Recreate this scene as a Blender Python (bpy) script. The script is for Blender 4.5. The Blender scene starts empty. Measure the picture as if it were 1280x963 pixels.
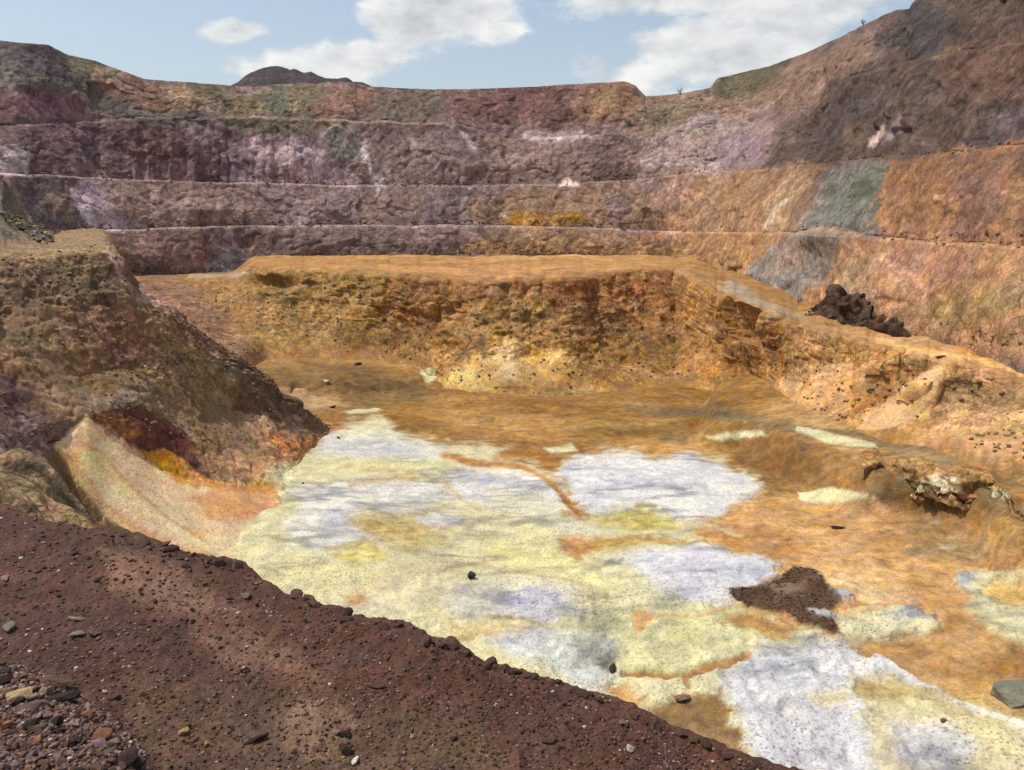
import bpy, bmesh, math, random
import numpy as np
from mathutils import Vector, Matrix

# ------------------------------------------------------------------ camera, sky, sun, exposure
S = bpy.context.scene
COL = S.collection
FOC = 967.0                      # focal length in pixels of the 1280 x 963 photograph
PITCH = math.radians(12.62)      # camera looks this far below the horizon
EYE = 30.0                       # height of the camera above the datum near the pit floor

cam_data = bpy.data.cameras.new('camera')
cam_data.sensor_width = 36.0
cam_data.lens = 36.0 * FOC / 1280.0
cam_data.clip_start = 0.1
cam_data.clip_end = 6000.0
cam = bpy.data.objects.new('camera', cam_data)
cam.location = (0, 0, EYE)
cam.rotation_euler = (math.pi / 2 - PITCH, 0, 0)
COL.objects.link(cam)
S.camera = cam

SUN_AZ = -84.0     # degrees, 0 is straight ahead (+Y), negative is to the left
SUN_EL = 63.0
S.view_settings.view_transform = 'Standard'
S.view_settings.look = 'None'
S.view_settings.gamma = 1.0
S.view_settings.exposure = 0.0
S.cycles.max_bounces = 5
S.cycles.diffuse_bounces = 3

CP, SP = math.cos(PITCH), math.sin(PITCH)


def ray(px, py):
    """Direction of a photograph pixel in world axes (x right, y ahead, z up)."""
    u = (np.asarray(px, float) - 640.0) / FOC
    v = (np.asarray(py, float) - 481.5) / FOC
    return u, CP - v * SP, -SP - v * CP


def project(X, Y, Z):
    """World point to photograph pixel."""
    z = Z - EYE
    fwd = Y * CP - z * SP
    up = Y * SP + z * CP
    fwd = np.maximum(fwd, 0.05)
    return 640.0 + FOC * X / fwd, 481.5 - FOC * up / fwd


def build_world():
    w = bpy.data.worlds.new('World')
    S.world = w
    w.use_nodes = True
    nt = w.node_tree
    nt.nodes.clear()
    N, L = nt.nodes, nt.links

    def math_node(op, a, b=None, c=None, clamp=False):
        n = N.new('ShaderNodeMath')
        n.operation = op
        n.use_clamp = clamp
        for i, v in enumerate((a, b, c)):
            if v is None:
                continue
            if isinstance(v, (int, float)):
                n.inputs[i].default_value = v
            else:
                L.new(v, n.inputs[i])
        return n.outputs[0]

    def smooth(v, lo, hi):
        n = N.new('ShaderNodeMapRange')
        n.interpolation_type = 'SMOOTHSTEP'
        n.inputs['From Min'].default_value = lo
        n.inputs['From Max'].default_value = hi
        L.new(v, n.inputs['Value'])
        return n.outputs['Result']

    sky = N.new('ShaderNodeTexSky')
    sky.sky_type = 'NISHITA'
    sky.sun_disc = False
    sky.sun_elevation = math.radians(SUN_EL)
    sky.sun_rotation = math.radians(SUN_AZ)
    sky.altitude = 300
    sky.air_density = 1.0
    sky.dust_density = 4.0
    sky.ozone_density = 1.0
    bg_sky = N.new('ShaderNodeBackground')
    bg_sky.inputs['Strength'].default_value = 0.15
    L.new(sky.outputs[0], bg_sky.inputs['Color'])

    tc = N.new('ShaderNodeTexCoord')
    sep = N.new('ShaderNodeSeparateXYZ')
    L.new(tc.outputs['Generated'], sep.inputs[0])
    x, y, z = sep.outputs
    yy = math_node('MAXIMUM', y, 0.05)
    u = math_node('DIVIDE', x, yy)
    v = math_node('DIVIDE', z, yy)
    front = smooth(y, 0.15, 0.45)

    # domain warp gives the cumulus edges their billows
    def noise(vec, scale, detail, rough, out='Fac', dist=0.0):
        n = N.new('ShaderNodeTexNoise')
        n.inputs['Scale'].default_value = scale
        n.inputs['Detail'].default_value = detail
        n.inputs['Roughness'].default_value = rough
        n.inputs['Distortion'].default_value = dist
        L.new(vec, n.inputs['Vector'])
        return n.outputs[out]

    mp = N.new('ShaderNodeMapping')
    mp.inputs['Scale'].default_value = (1.0, 1.0, 1.9)
    L.new(tc.outputs['Generated'], mp.inputs['Vector'])
    n_big = noise(mp.outputs[0], 5.5, 7.0, 0.60)
    mp2 = N.new('ShaderNodeMapping')
    mp2.inputs['Location'].default_value = (-0.016, 0.0, 0.022)
    mp2.inputs['Scale'].default_value = (1.0, 1.0, 1.9)
    L.new(tc.outputs['Generated'], mp2.inputs['Vector'])
    n_big_lit = noise(mp2.outputs[0], 5.5, 5.0, 0.60)
    n_fine = noise(mp.outputs[0], 17.0, 4.0, 0.62)

    total = None
    for (px, py, rx, ry, amp) in (
            (560, 8, 75, 34, 1.1), (512, 34, 38, 20, 0.8), (618, 40, 40, 22, 0.75), (590, -30, 90, 40, 0.8),
            (290, 39, 36, 13, 0.85), (400, 80, 85, 26, 0.85), (470, 72, 60, 22, 0.5),
            (790, 2, 120, 22, 0.85), (960, -8, 170, 34, 0.9), (1060, 5, 60, 18, 0.4),
            (800, 92, 80, 30, 0.85), (900, 66, 120, 40, 1.1), (985, 50, 60, 28, 0.8),
            (880, 115, 160, 26, 0.6)):
        du, dy, dz = ray(px, py)
        u0, v0 = float(du / dy), float(dz / dy)
        a, b = rx / FOC * 1.05, ry / FOC * 1.08
        e1 = math_node('POWER', math_node('ABSOLUTE', math_node('DIVIDE', math_node('SUBTRACT', u, u0), a)), 2.0)
        e2 = math_node('POWER', math_node('ABSOLUTE', math_node('DIVIDE', math_node('SUBTRACT', v, v0), b)), 2.0)
        g = math_node('EXPONENT', math_node('MULTIPLY', math_node('ADD', e1, e2), -0.75))
        g = math_node('MULTIPLY', g, amp)
        total = g if total is None else math_node('MAXIMUM', total, g)
    # fair weather clouds of the same kind all round the rest of the sky
    far = noise(mp.outputs[0], 2.3, 2.0, 0.5)
    rest = math_node('MULTIPLY', smooth(far, 0.50, 0.62), 0.85)
    inview = math_node('MULTIPLY', front, smooth(math_node('ABSOLUTE', u), 0.95, 0.75))
    inview = math_node('MULTIPLY', inview, smooth(v, 0.42, 0.30))
    cover = math_node('ADD', math_node('MULTIPLY', total, inview),
                      math_node('MULTIPLY', rest, math_node('SUBTRACT', 1.0, inview)))
    dens = math_node('ADD', math_node('MULTIPLY', cover, 0.95),
                     math_node('MULTIPLY', math_node('SUBTRACT', n_big, 0.5), 1.7))
    dens = math_node('ADD', dens, math_node('MULTIPLY', math_node('SUBTRACT', n_fine, 0.5), 0.32))
    alpha = smooth(dens, 0.36, 0.62)
    alpha = math_node('MULTIPLY', alpha, smooth(z, -0.02, 0.05))
    veil = math_node('ADD', 0.10, math_node('MULTIPLY', smooth(z, 0.42, 0.02), 0.42))
    # self shading of the cloud: less cloud towards the sun means a brighter edge
    lit = math_node('SUBTRACT', n_big, n_big_lit)
    shade = math_node('ADD', 0.62, math_node('MULTIPLY', lit, 4.2), clamp=True)
    thick = smooth(dens, 0.55, 1.35)
    shade = math_node('SUBTRACT', shade, math_node('MULTIPLY', thick, 0.35), clamp=True)
    ramp = N.new('ShaderNodeValToRGB')
    ramp.color_ramp.elements[0].position = 0.0
    ramp.color_ramp.elements[0].color = (0.54, 0.57, 0.61, 1)
    ramp.color_ramp.elements[1].position = 1.0
    ramp.color_ramp.elements[1].color = (0.97, 0.97, 0.94, 1)
    L.new(shade, ramp.inputs['Fac'])
    bg_cloud = N.new('ShaderNodeBackground')
    bg_cloud.inputs['Strength'].default_value = 1.0
    L.new(ramp.outputs['Color'], bg_cloud.inputs['Color'])
    bg_veil = N.new('ShaderNodeBackground')
    bg_veil.inputs['Color'].default_value = (0.70, 0.81, 0.86, 1)
    bg_veil.inputs['Strength'].default_value = 1.0
    thin = N.new('ShaderNodeMixShader')
    L.new(veil, thin.inputs['Fac'])
    L.new(bg_sky.outputs[0], thin.inputs[1])
    L.new(bg_veil.outputs[0], thin.inputs[2])
    mix = N.new('ShaderNodeMixShader')
    L.new(math_node('MULTIPLY', alpha, 0.93), mix.inputs['Fac'])
    L.new(thin.outputs[0], mix.inputs[1])
    L.new(bg_cloud.outputs[0], mix.inputs[2])
    out = N.new('ShaderNodeOutputWorld')
    L.new(mix.outputs[0], out.inputs['Surface'])


build_world()
sun_data = bpy.data.lights.new('sun', 'SUN')
sun_data.energy = 3.3
sun_data.angle = math.radians(0.9)
sun_data.color = (1.0, 0.955, 0.88)
sun = bpy.data.objects.new('sun', sun_data)
_az, _el = math.radians(SUN_AZ), math.radians(SUN_EL)
SUN_DIR = Vector((math.sin(_az) * math.cos(_el), math.cos(_az) * math.cos(_el), math.sin(_el)))
sun.rotation_euler = SUN_DIR.to_track_quat('Z', 'Y').to_euler()
sun.location = (0, 0, 120)
COL.objects.link(sun)

# ------------------------------------------------------------------ noise
_rng = np.random.RandomState(11)
_perm = _rng.permutation(256).astype(np.int32)
_perm = np.concatenate([_perm, _perm, _perm[:4]])
_g = _rng.normal(size=(256, 3)).astype(np.float32)
_g /= np.linalg.norm(_g, axis=1, keepdims=True)


def perlin(x, y, z):
    x = np.asarray(x, np.float32); y = np.asarray(y, np.float32); z = np.asarray(z, np.float32)
    xi = np.floor(x).astype(np.int32); yi = np.floor(y).astype(np.int32); zi = np.floor(z).astype(np.int32)
    xf = x - xi; yf = y - yi; zf = z - zi
    xi &= 255; yi &= 255; zi &= 255
    u = xf * xf * xf * (xf * (xf * 6 - 15) + 10)
    v = yf * yf * yf * (yf * (yf * 6 - 15) + 10)
    w = zf * zf * zf * (zf * (zf * 6 - 15) + 10)
    res = []
    for dx in (0, 1):
        px_ = _perm[xi + dx]
        for dy in (0, 1):
            pxy = _perm[px_ + yi + dy]
            for dz in (0, 1):
                g = _g[_perm[pxy + zi + dz]]
                res.append(g[..., 0] * (xf - dx) + g[..., 1] * (yf - dy) + g[..., 2] * (zf - dz))
    a = res[0] + w * (res[1] - res[0]); b = res[2] + w * (res[3] - res[2])
    c = res[4] + w * (res[5] - res[4]); d = res[6] + w * (res[7] - res[6])
    a = a + v * (b - a); c = c + v * (d - c)
    return (a + u * (c - a)) * 1.6


def fbm(x, y, z, scale, octaves=4, gain=0.5, seed=0.0):
    s = 1.0 / scale
    out = 0.0; amp = 1.0; norm = 0.0
    for i in range(octaves):
        out = out + amp * perlin(x * s + seed + 17.3 * i, y * s - seed * 1.7 + 5.1 * i, z * s + seed * 0.6)
        norm += amp; amp *= gain; s *= 2.03
    return out / norm


def ridged(x, y, z, scale, octaves=4, gain=0.5, seed=0.0):
    s = 1.0 / scale
    out = 0.0; amp = 1.0; norm = 0.0
    for i in range(octaves):
        n = 1.0 - 2.0 * np.abs(perlin(x * s + seed + 9.7 * i, y * s - seed * 1.3 + 3.3 * i, z * s + seed * 0.7))
        out = out + amp * n
        norm += amp; amp *= gain; s *= 2.1
    return out / norm


def facets(x, y, z, scale, seed=0, tilt=0.9):
    """Blocky rock: every cell of a jittered lattice is a tilted plane of its own (about -1..1)."""
    shp = x.shape
    x = (np.asarray(x, np.float32) / scale).ravel(); y = (np.asarray(y, np.float32) / scale).ravel(); z = (np.asarray(z, np.float32) / scale).ravel()
    r = np.random.RandomState(100 + seed)
    J = r.uniform(0, 1, (256, 3)).astype(np.float32)
    T = r.normal(0, 1, (256, 4)).astype(np.float32)
    xi = np.floor(x).astype(np.int32); yi = np.floor(y).astype(np.int32); zi = np.floor(z).astype(np.int32)
    best = np.full(x.shape, 1e9, np.float32); out = np.zeros(x.shape, np.float32)
    for dx in (-1, 0, 1):
        hx = _perm[(xi + dx) & 255]
        for dy in (-1, 0, 1):
            hy = _perm[hx + ((yi + dy) & 255)]
            for dz in (-1, 0, 1):
                h = _perm[hy + ((zi + dz) & 255)]
                j = J[h]
                ax = x - (xi + dx + j[:, 0]); ay = y - (yi + dy + j[:, 1]); az = z - (zi + dz + j[:, 2])
                d2 = ax * ax + ay * ay + az * az
                m = d2 < best
                best[m] = d2[m]
                t = T[h[m]]
                out[m] = t[:, 3] * 0.5 + tilt * (t[:, 0] * ax[m] + t[:, 1] * ay[m] + t[:, 2] * az[m])
    return out.reshape(shp)


def smoothstep(a, b, x):
    t = np.clip((x - a) / (b - a), 0, 1)
    return t * t * (3 - 2 * t)


DESAT = 0.18


def lin(c, desat=None):
    c = np.asarray(c, float) / 255.0
    c = c + (c.mean() - c) * (DESAT if desat is None else desat)
    return np.where(c <= 0.04045, c / 12.92, ((c + 0.055) / 1.055) ** 2.4)


def poly(pts, x):
    """A polyline given as (px, value) pairs, smoothly interpolated at x."""
    p = np.array(pts, float)
    return np.interp(x, p[:, 0], p[:, 1])


def smooth_1d(a, n):
    if n < 2:
        return a
    k = np.hanning(n + 2)[1:-1]; k /= k.sum()
    pad = np.pad(a, (n, n), mode='edge')
    return np.convolve(pad, k, mode='same')[n:-n]


def signed_dist(polygon, x, y):
    """Distance to a closed outline, positive inside."""
    P = np.array(polygon, float)
    Q = np.roll(P, -1, axis=0)
    d = np.full(x.shape, 1e9)
    inside = np.zeros(x.shape, bool)
    for (x1, y1), (x2, y2) in zip(P, Q):
        ex, ey = x2 - x1, y2 - y1
        l2 = ex * ex + ey * ey + 1e-9
        t = np.clip(((x - x1) * ex + (y - y1) * ey) / l2, 0, 1)
        d = np.minimum(d, np.hypot(x - x1 - t * ex, y - y1 - t * ey))
        if abs(ey) > 1e-9:
            cond = (y1 > y) != (y2 > y)
            inside ^= cond & (x < (x2 - x1) * (y - y1) / (y2 - y1) + x1)
    return np.where(inside, d, -d)


def line_dist(pts, x, y):
    d = np.full(x.shape, 1e9)
    for (x1, y1), (x2, y2) in zip(pts[:-1], pts[1:]):
        ex, ey = x2 - x1, y2 - y1
        l2 = ex * ex + ey * ey + 1e-9
        t = np.clip(((x - x1) * ex + (y - y1) * ey) / l2, 0, 1)
        d = np.minimum(d, np.hypot(x - x1 - t * ex, y - y1 - t * ey))
    return d


A_WALL = 1.55
A_TERR = 1.42
A_FLOOR = 0.88
A_LEFT = 1.42
ALB = 0.95   # photograph colour (sunlit, linear) to surface colour


def paint(c, px, py, features, squash=0.6, seed=0.0, alb=ALB, soften=1.0, wander=1.0, desat=None):
    """Lay coloured earth and rock over the colour array c (n,3); outlines wander with noise."""
    zz = np.zeros_like(px)
    w1 = fbm(px, py / squash, zz, 46, 5, 0.62, seed + 3.1)
    w2 = fbm(px, py / squash, zz, 46, 5, 0.62, seed + 41.7)
    w3 = fbm(px * (0.4 if squash < 0.5 else 1.0), py / squash, zz, 9, 3, 0.6, seed + 77.7)
    for f in features:
        kind, pts, rgb, soft, warp, alpha = f
        if soft > 3:
            soft = soft * soften
            warp = warp * wander
        P = np.array(pts, float)
        m = 3 * soft + 2.2 * warp + 8
        sel = ((px > P[:, 0].min() - m) & (px < P[:, 0].max() + m) &
               (py > P[:, 1].min() - m) & (py < P[:, 1].max() + m))
        if not sel.any():
            continue
        x = px[sel] + w1[sel] * warp * 2.0
        y = py[sel] + w2[sel] * warp * 2.0 * squash
        if kind == 'a':
            s = signed_dist(pts, x, y) + w3[sel] * (soft * 1.1 + 1.0)
            k = smoothstep(-soft, soft, s)
        else:
            width = kind[1]
            s = width - line_dist(pts, x, y) + w3[sel] * soft * 0.9
            k = smoothstep(-soft, soft, s)
        k = (k * alpha)[:, None]
        c[sel] = c[sel] * (1 - k) + (lin(rgb, desat) * alb)[None, :] * k
    return c


# ------------------------------------------------------------------ materials
def ground_material(name, fine, coarse, bump=0.5, contrast=0.5, rough=0.95, speck=0.0, dist=0.1, hue=0.03, crusty=0.0, blocks=0.0, block_contrast=0.35, lean=(0.0, 0.0, 0.0)):
    """Earth or rock: colour from the surface's own colour layer, broken up by grain, with relief."""
    m = bpy.data.materials.new(name)
    m.use_nodes = True
    nt = m.node_tree
    N, L = nt.nodes, nt.links
    bs = N['Principled BSDF']
    bs.inputs['Roughness'].default_value = rough
    bs.inputs['Specular IOR Level'].default_value = 0.18
    at = N.new('ShaderNodeAttribute'); at.attribute_name = 'earth'
    tc = N.new('ShaderNodeTexCoord')

    def noise(scale, detail, rgh=0.6, distort=0.0):
        n = N.new('ShaderNodeTexNoise')
        n.inputs['Scale'].default_value = scale
        n.inputs['Detail'].default_value = detail
        n.inputs['Roughness'].default_value = rgh
        n.inputs['Distortion'].default_value = distort
        L.new(tc.outputs['Object'], n.inputs['Vector'])
        return n

    def ranged(sock, lo, hi, a, b):
        r = N.new('ShaderNodeMapRange')
        r.inputs['From Min'].default_value = lo; r.inputs['From Max'].default_value = hi
        r.inputs['To Min'].default_value = a; r.inputs['To Max'].default_value = b
        L.new(sock, r.inputs['Value'])
        return r.outputs['Result']

    nf = noise(fine, 4, 0.68)
    nc = noise(coarse, 4, 0.62, 0.3)
    vor = N.new('ShaderNodeTexVoronoi')
    vor.feature = 'F1'
    vor.inputs['Scale'].default_value = fine * 0.55
    L.new(tc.outputs['Object'], vor.inputs['Vector'])
    val = N.new('ShaderNodeMath'); val.operation = 'MULTIPLY'
    L.new(ranged(nf.outputs['Fac'], 0.25, 0.75, 1 - contrast, 1 + contrast), val.inputs[0])
    L.new(ranged(nc.outputs['Fac'], 0.25, 0.75, 1 - contrast * 0.7, 1 + contrast * 0.7), val.inputs[1])
    def times(a, b):
        q = N.new('ShaderNodeMath'); q.operation = 'MULTIPLY'
        L.new(a, q.inputs[0]); L.new(b, q.inputs[1])
        return q.outputs[0]

    value = val.outputs[0]
    extra_height = None
    if blocks:
        # broken rock: blocks of slightly different tone parted by dirty joints, at three sizes
        mp = N.new('ShaderNodeMapping'); mp.inputs['Scale'].default_value = (1, 1, 0.75); mp.inputs['Rotation'].default_value = lean
        L.new(tc.outputs['Object'], mp.inputs['Vector'])
        wn = N.new('ShaderNodeTexNoise'); wn.inputs['Scale'].default_value = blocks * 0.8; wn.inputs['Detail'].default_value = 3
        L.new(mp.outputs[0], wn.inputs['Vector'])
        vm = N.new('ShaderNodeVectorMath'); vm.operation = 'MULTIPLY_ADD'
        L.new(wn.outputs['Color'], vm.inputs[0]); vm.inputs[1].default_value = (1.35 / blocks,) * 3; L.new(mp.outputs[0], vm.inputs[2])
        bf = None
        for mulsc, k, kc in ((0.8, 1.0, 0.34), (2.4, 0.9, 0.24)):
            va = N.new('ShaderNodeTexVoronoi'); va.feature = 'F1'; va.inputs['Scale'].default_value = blocks * mulsc
            ve = N.new('ShaderNodeTexVoronoi'); ve.feature = 'DISTANCE_TO_EDGE'; ve.inputs['Scale'].default_value = blocks * mulsc
            L.new(vm.outputs[0], va.inputs['Vector']); L.new(vm.outputs[0], ve.inputs['Vector'])
            sc_ = N.new('ShaderNodeSeparateColor'); L.new(va.outputs['Color'], sc_.inputs[0])
            f = times(ranged(sc_.outputs[0], 0, 1, 1 - block_contrast * k, 1 + block_contrast * k), ranged(ve.outputs['Distance'], 0.0, 0.10, 1 - kc, 1.0))
            if bf is None:
                bf = f
                extra_height = times(ranged(ve.outputs['Distance'], 0.0, 0.16, 0.0, 0.4), at.outputs['Alpha'])
            else:
                bf = times(bf, f)
        mxf = N.new('ShaderNodeMix'); mxf.data_type = 'FLOAT'
        L.new(at.outputs['Alpha'], mxf.inputs['Factor']); mxf.inputs['A'].default_value = 0.85; L.new(bf, mxf.inputs['B'])
        value = times(value, mxf.outputs['Result'])
    if crusty:
        ncl = noise(1.1, 6, 0.68, 0.4)
        mxf = N.new('ShaderNodeMix'); mxf.data_type = 'FLOAT'
        L.new(at.outputs['Alpha'], mxf.inputs['Factor']); L.new(ranged(ncl.outputs['Fac'], 0.3, 0.7, 0.55, 1.4), mxf.inputs['A']); mxf.inputs['B'].default_value = 1.0
        value = times(value, mxf.outputs['Result'])
    hsv = N.new('ShaderNodeHueSaturation')
    L.new(at.outputs['Color'], hsv.inputs['Color'])
    L.new(value, hsv.inputs['Value'])
    nh = noise(coarse * 1.7, 2)
    L.new(ranged(nh.outputs['Fac'], 0.3, 0.7, 0.5 - hue, 0.5 + hue), hsv.inputs['Hue'])
    L.new(ranged(nc.outputs['Color'], 0.3, 0.7, 0.85, 1.15), hsv.inputs['Saturation'])
    col = hsv.outputs['Color']
    if speck > 0:
        mx = N.new('ShaderNodeMix'); mx.data_type = 'RGBA'; mx.blend_type = 'MULTIPLY'
        ns = noise(fine * 0.8, 3, 0.7)
        L.new(ranged(ns.outputs['Fac'], 0.36, 0.46, speck, 0.0), mx.inputs['Factor'])
        L.new(col, mx.inputs['A'])
        mx.inputs['B'].default_value = (0.30, 0.27, 0.25, 1)
        col = mx.outputs['Result']
    if crusty:
        # popcorn salt: grey-brown grit between the nodules, only where salt lies
        vc = N.new('ShaderNodeTexVoronoi'); vc.feature = 'F1'
        vc.inputs['Scale'].default_value = crusty
        L.new(tc.outputs['Object'], vc.inputs['Vector'])
        sepc = N.new('ShaderNodeSeparateColor'); L.new(vc.outputs['Color'], sepc.inputs[0])
        g1 = ranged(sepc.outputs[0], 0.55, 0.75, 0.0, 1.0)
        g2 = ranged(vc.outputs['Distance'], 0.35, 0.62, 1.0, 0.0)
        gm = N.new('ShaderNodeMath'); gm.operation = 'MULTIPLY'; L.new(g1, gm.inputs[0]); L.new(g2, gm.inputs[1])
        ga = N.new('ShaderNodeMath'); ga.operation = 'MULTIPLY'; L.new(gm.outputs[0], ga.inputs[0]); L.new(at.outputs['Alpha'], ga.inputs[1])
        gs = N.new('ShaderNodeMath'); gs.operation = 'MULTIPLY'; L.new(ga.outputs[0], gs.inputs[0]); gs.inputs[1].default_value = 0.65
        gx = N.new('ShaderNodeMix'); gx.data_type = 'RGBA'; gx.blend_type = 'MULTIPLY'
        L.new(gs.outputs[0], gx.inputs['Factor']); L.new(col, gx.inputs['A']); gx.inputs['B'].default_value = (0.34, 0.31, 0.30, 1)
        col = gx.outputs['Result']
    L.new(col, bs.inputs['Base Color'])
    hsum = N.new('ShaderNodeMath'); hsum.operation = 'ADD'
    L.new(nf.outputs['Fac'], hsum.inputs[0])
    hsum.inputs[1].default_value = 0.0
    if not blocks:
        L.new(ranged(vor.outputs['Distance'], 0, 1, 0.5, 0.0), hsum.inputs[1])
    height = hsum.outputs[0]
    if extra_height is not None:
        q = N.new('ShaderNodeMath'); q.operation = 'ADD'; L.new(height, q.inputs[0]); L.new(extra_height, q.inputs[1]); height = q.outputs[0]
    bp = N.new('ShaderNodeBump')
    bp.inputs['Strength'].default_value = bump
    bp.inputs['Distance'].default_value = dist
    L.new(height, bp.inputs['Height'])
    L.new(bp.outputs[0], bs.inputs['Normal'])
    return m


def grid_object(name, X, Y, Z, colour, material, kind='structure', smooth=True, crust=None):
    """One mesh from a rows x columns sheet of points and a colour for each."""
    R, C = X.shape
    me = bpy.data.meshes.new(name)
    co = np.stack([X, Y, Z], -1).reshape(-1, 3).astype(np.float32)
    i = np.arange(R * C, dtype=np.int32).reshape(R, C)
    q = np.stack([i[:-1, :-1], i[:-1, 1:], i[1:, 1:], i[1:, :-1]], -1).reshape(-1)
    nf = (R - 1) * (C - 1)
    me.vertices.add(R * C)
    me.vertices.foreach_set('co', co.ravel())
    me.loops.add(nf * 4)
    me.loops.foreach_set('vertex_index', q)
    me.polygons.add(nf)
    me.polygons.foreach_set('loop_start', np.arange(0, nf * 4, 4, dtype=np.int32))
    me.polygons.foreach_set('use_smooth', np.full(nf, smooth))
    me.update(calc_edges=True)
    at = me.attributes.new('earth', 'FLOAT_COLOR', 'POINT')
    rgba = np.ones((R * C, 4), np.float32)
    rgba[:, :3] = np.clip(colour.reshape(-1, 3), 0.004, 0.86)
    if crust is not None:
        rgba[:, 3] = crust.ravel()
    at.data.foreach_set('color', rgba.ravel())
    me.materials.append(material)
    o = bpy.data.objects.new(name, me)
    COL.objects.link(o)
    if kind:
        o['kind'] = kind
    return o


def normals(X, Y, Z):
    du = [np.gradient(a, axis=1) for a in (X, Y, Z)]
    dv = [np.gradient(a, axis=0) for a in (X, Y, Z)]
    n = np.stack([du[1] * dv[2] - du[2] * dv[1], du[2] * dv[0] - du[0] * dv[2], du[0] * dv[1] - du[1] * dv[0]], -1)
    n /= np.linalg.norm(n, axis=-1, keepdims=True) + 1e-9
    # face the camera / the sky
    s = n[..., 2] * 0.8 - n[..., 1] * 0.6
    n[s < 0] *= -1
    return n


def loft(rows, counts, amps):
    """Sheet through rows of 3-D points (each (3, columns)); counts = pieces between rows, amps = relief per row."""
    out, am = [], []
    for k in range(len(rows) - 1):
        n = counts[k]
        t = np.linspace(0, 1, n, endpoint=False)
        for tt in t:
            out.append(rows[k] * (1 - tt) + rows[k + 1] * tt)
            am.append(amps[k] * (1 - tt) + amps[k + 1] * tt)
    out.append(rows[-1]); am.append(amps[-1])
    A = np.array(out)
    return A[:, 0, :], A[:, 1, :], A[:, 2, :], np.array(am)[:, None] * np.ones(A.shape[2])[None, :]


def at_depth(px, py, D):
    dx, dy, dz = ray(px, py)
    t = D / dy
    return np.array([dx * t, D * np.ones_like(dx), EYE + dz * t])


def at_height(px, py, zrel):
    dx, dy, dz = ray(px, py)
    t = zrel / dz
    return np.array([dx * t, dy * t, EYE + dz * t])


def columns(a, b, lo, hi, step, out_step):
    return np.concatenate([np.arange(a, lo, out_step), np.arange(lo, hi, step), np.arange(hi, b + 1, out_step)]).astype(float)


def cracks(x, y, z, scale, width, seed=0.0):
    """Wandering joints: 1 in the crack, 0 on the rock."""
    w = fbm(x, y, z, scale * 0.6, 2, 0.5, seed + 11) * scale * 0.22
    n = np.abs(perlin((x + w) / scale + seed, (y + w) / scale - seed, (z - w) / scale + 2 * seed))
    return np.clip(1 - n / width, 0, 1)


def blur(a, n=1):
    """Soften a relief field so that single steps do not saw-tooth."""
    for _ in range(n):
        p = np.pad(a, 1, mode='edge')
        a = (p[:-2, 1:-1] + p[2:, 1:-1] + p[1:-1, :-2] + p[1:-1, 2:] + 2 * a) / 6.0
    return a


def palette(c, X, Y, Z, strength, scale, seed, pink=(1.12, 0.95, 1.02), tan=(1.16, 1.05, 0.80), dark=0.62):
    """Mineral mottling: patches drift to pink, tan or dark, at two sizes."""
    for sc, k in ((scale, 1.0), (scale * 0.28, 0.8)):
        a = fbm(X, Y, Z * 1.2, sc, 3, 0.55, seed)
        b = fbm(X, Y, Z * 1.2, sc, 3, 0.55, seed + 31)
        d = ridged(X + Z * 0.5, Y, Z, sc * 0.9, 3, 0.55, seed + 57)
        wa = (np.clip(a * 1.6, 0, 1) * strength * k)[..., None]
        wb = (np.clip(b * 1.6, 0, 1) * strength * k)[..., None]
        c = c * (1 + wa * (np.array(pink) * 1.12 - 1)) * (1 + wb * (np.array(tan) * 1.1 - 1))
        wd = (np.clip((d - 0.45) * 2.4, 0, 1) * strength * k)[..., None]
        c = c * (1 - wd * (1 - dark))
        wl = (np.clip(-a * 1.4, 0, 1) * strength * k)[..., None]
        c = c * (1 - wl * 0.28)
        seed += 7.7
    return c


MAT_WALL = ground_material('pit_wall_rock', 2.6, 0.16, bump=0.42, contrast=0.27, dist=0.4, hue=0.010, blocks=0.6, block_contrast=0.21, lean=(0.5, 0.35, 0.3))
MAT_SIDE = ground_material('pit_wall_rock_near', 4.2, 0.3, bump=0.42, contrast=0.28, dist=0.22, hue=0.010, blocks=1.3, block_contrast=0.19, lean=(0.5, 0.35, 0.3))
MAT_MID = ground_material('oxidised_rock', 3.6, 0.35, bump=0.6, contrast=0.32, dist=0.25, hue=0.015, blocks=1.1, block_contrast=0.24, lean=(0.4, 0.3, 0.2))
MAT_FLOOR = ground_material('salt_and_clay', 7.0, 0.6, bump=0.8, contrast=0.24, rough=0.9, speck=0.3, dist=0.14, hue=0.01, crusty=5.5)
MAT_DIRT = ground_material('dark_gravelly_dirt', 42.0, 3.0, bump=1.0, contrast=0.5, dist=0.02, hue=0.012)

# ------------------------------------------------------------------ pit wall (far wall and right wall)
px = columns(-360, 1660, -50, 1330, 1.5, 4.0)
Db = poly([(-360, 85), (-200, 112), (0, 158), (150, 182), (300, 196), (450, 205), (640, 208), (760, 206), (830, 202), (890, 190),
           (940, 168), (1000, 140), (1060, 120), (1120, 106), (1200, 94), (1280, 84), (1450, 68), (1660, 54)], px)
Db = smooth_1d(Db, 41)
Xb = (px - 640) / FOC * Db
tx, ty = np.gradient(Xb), np.gradient(Db)
tl = np.hypot(tx, ty)
nx, ny = -ty / tl, tx / tl            # plan normal, away from the pit
dirx = (px - 640) / FOC
fac = 1.0 / np.clip(np.abs(nx * dirx + ny), 0.28, 10)
fac = smooth_1d(fac, 41)

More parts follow.
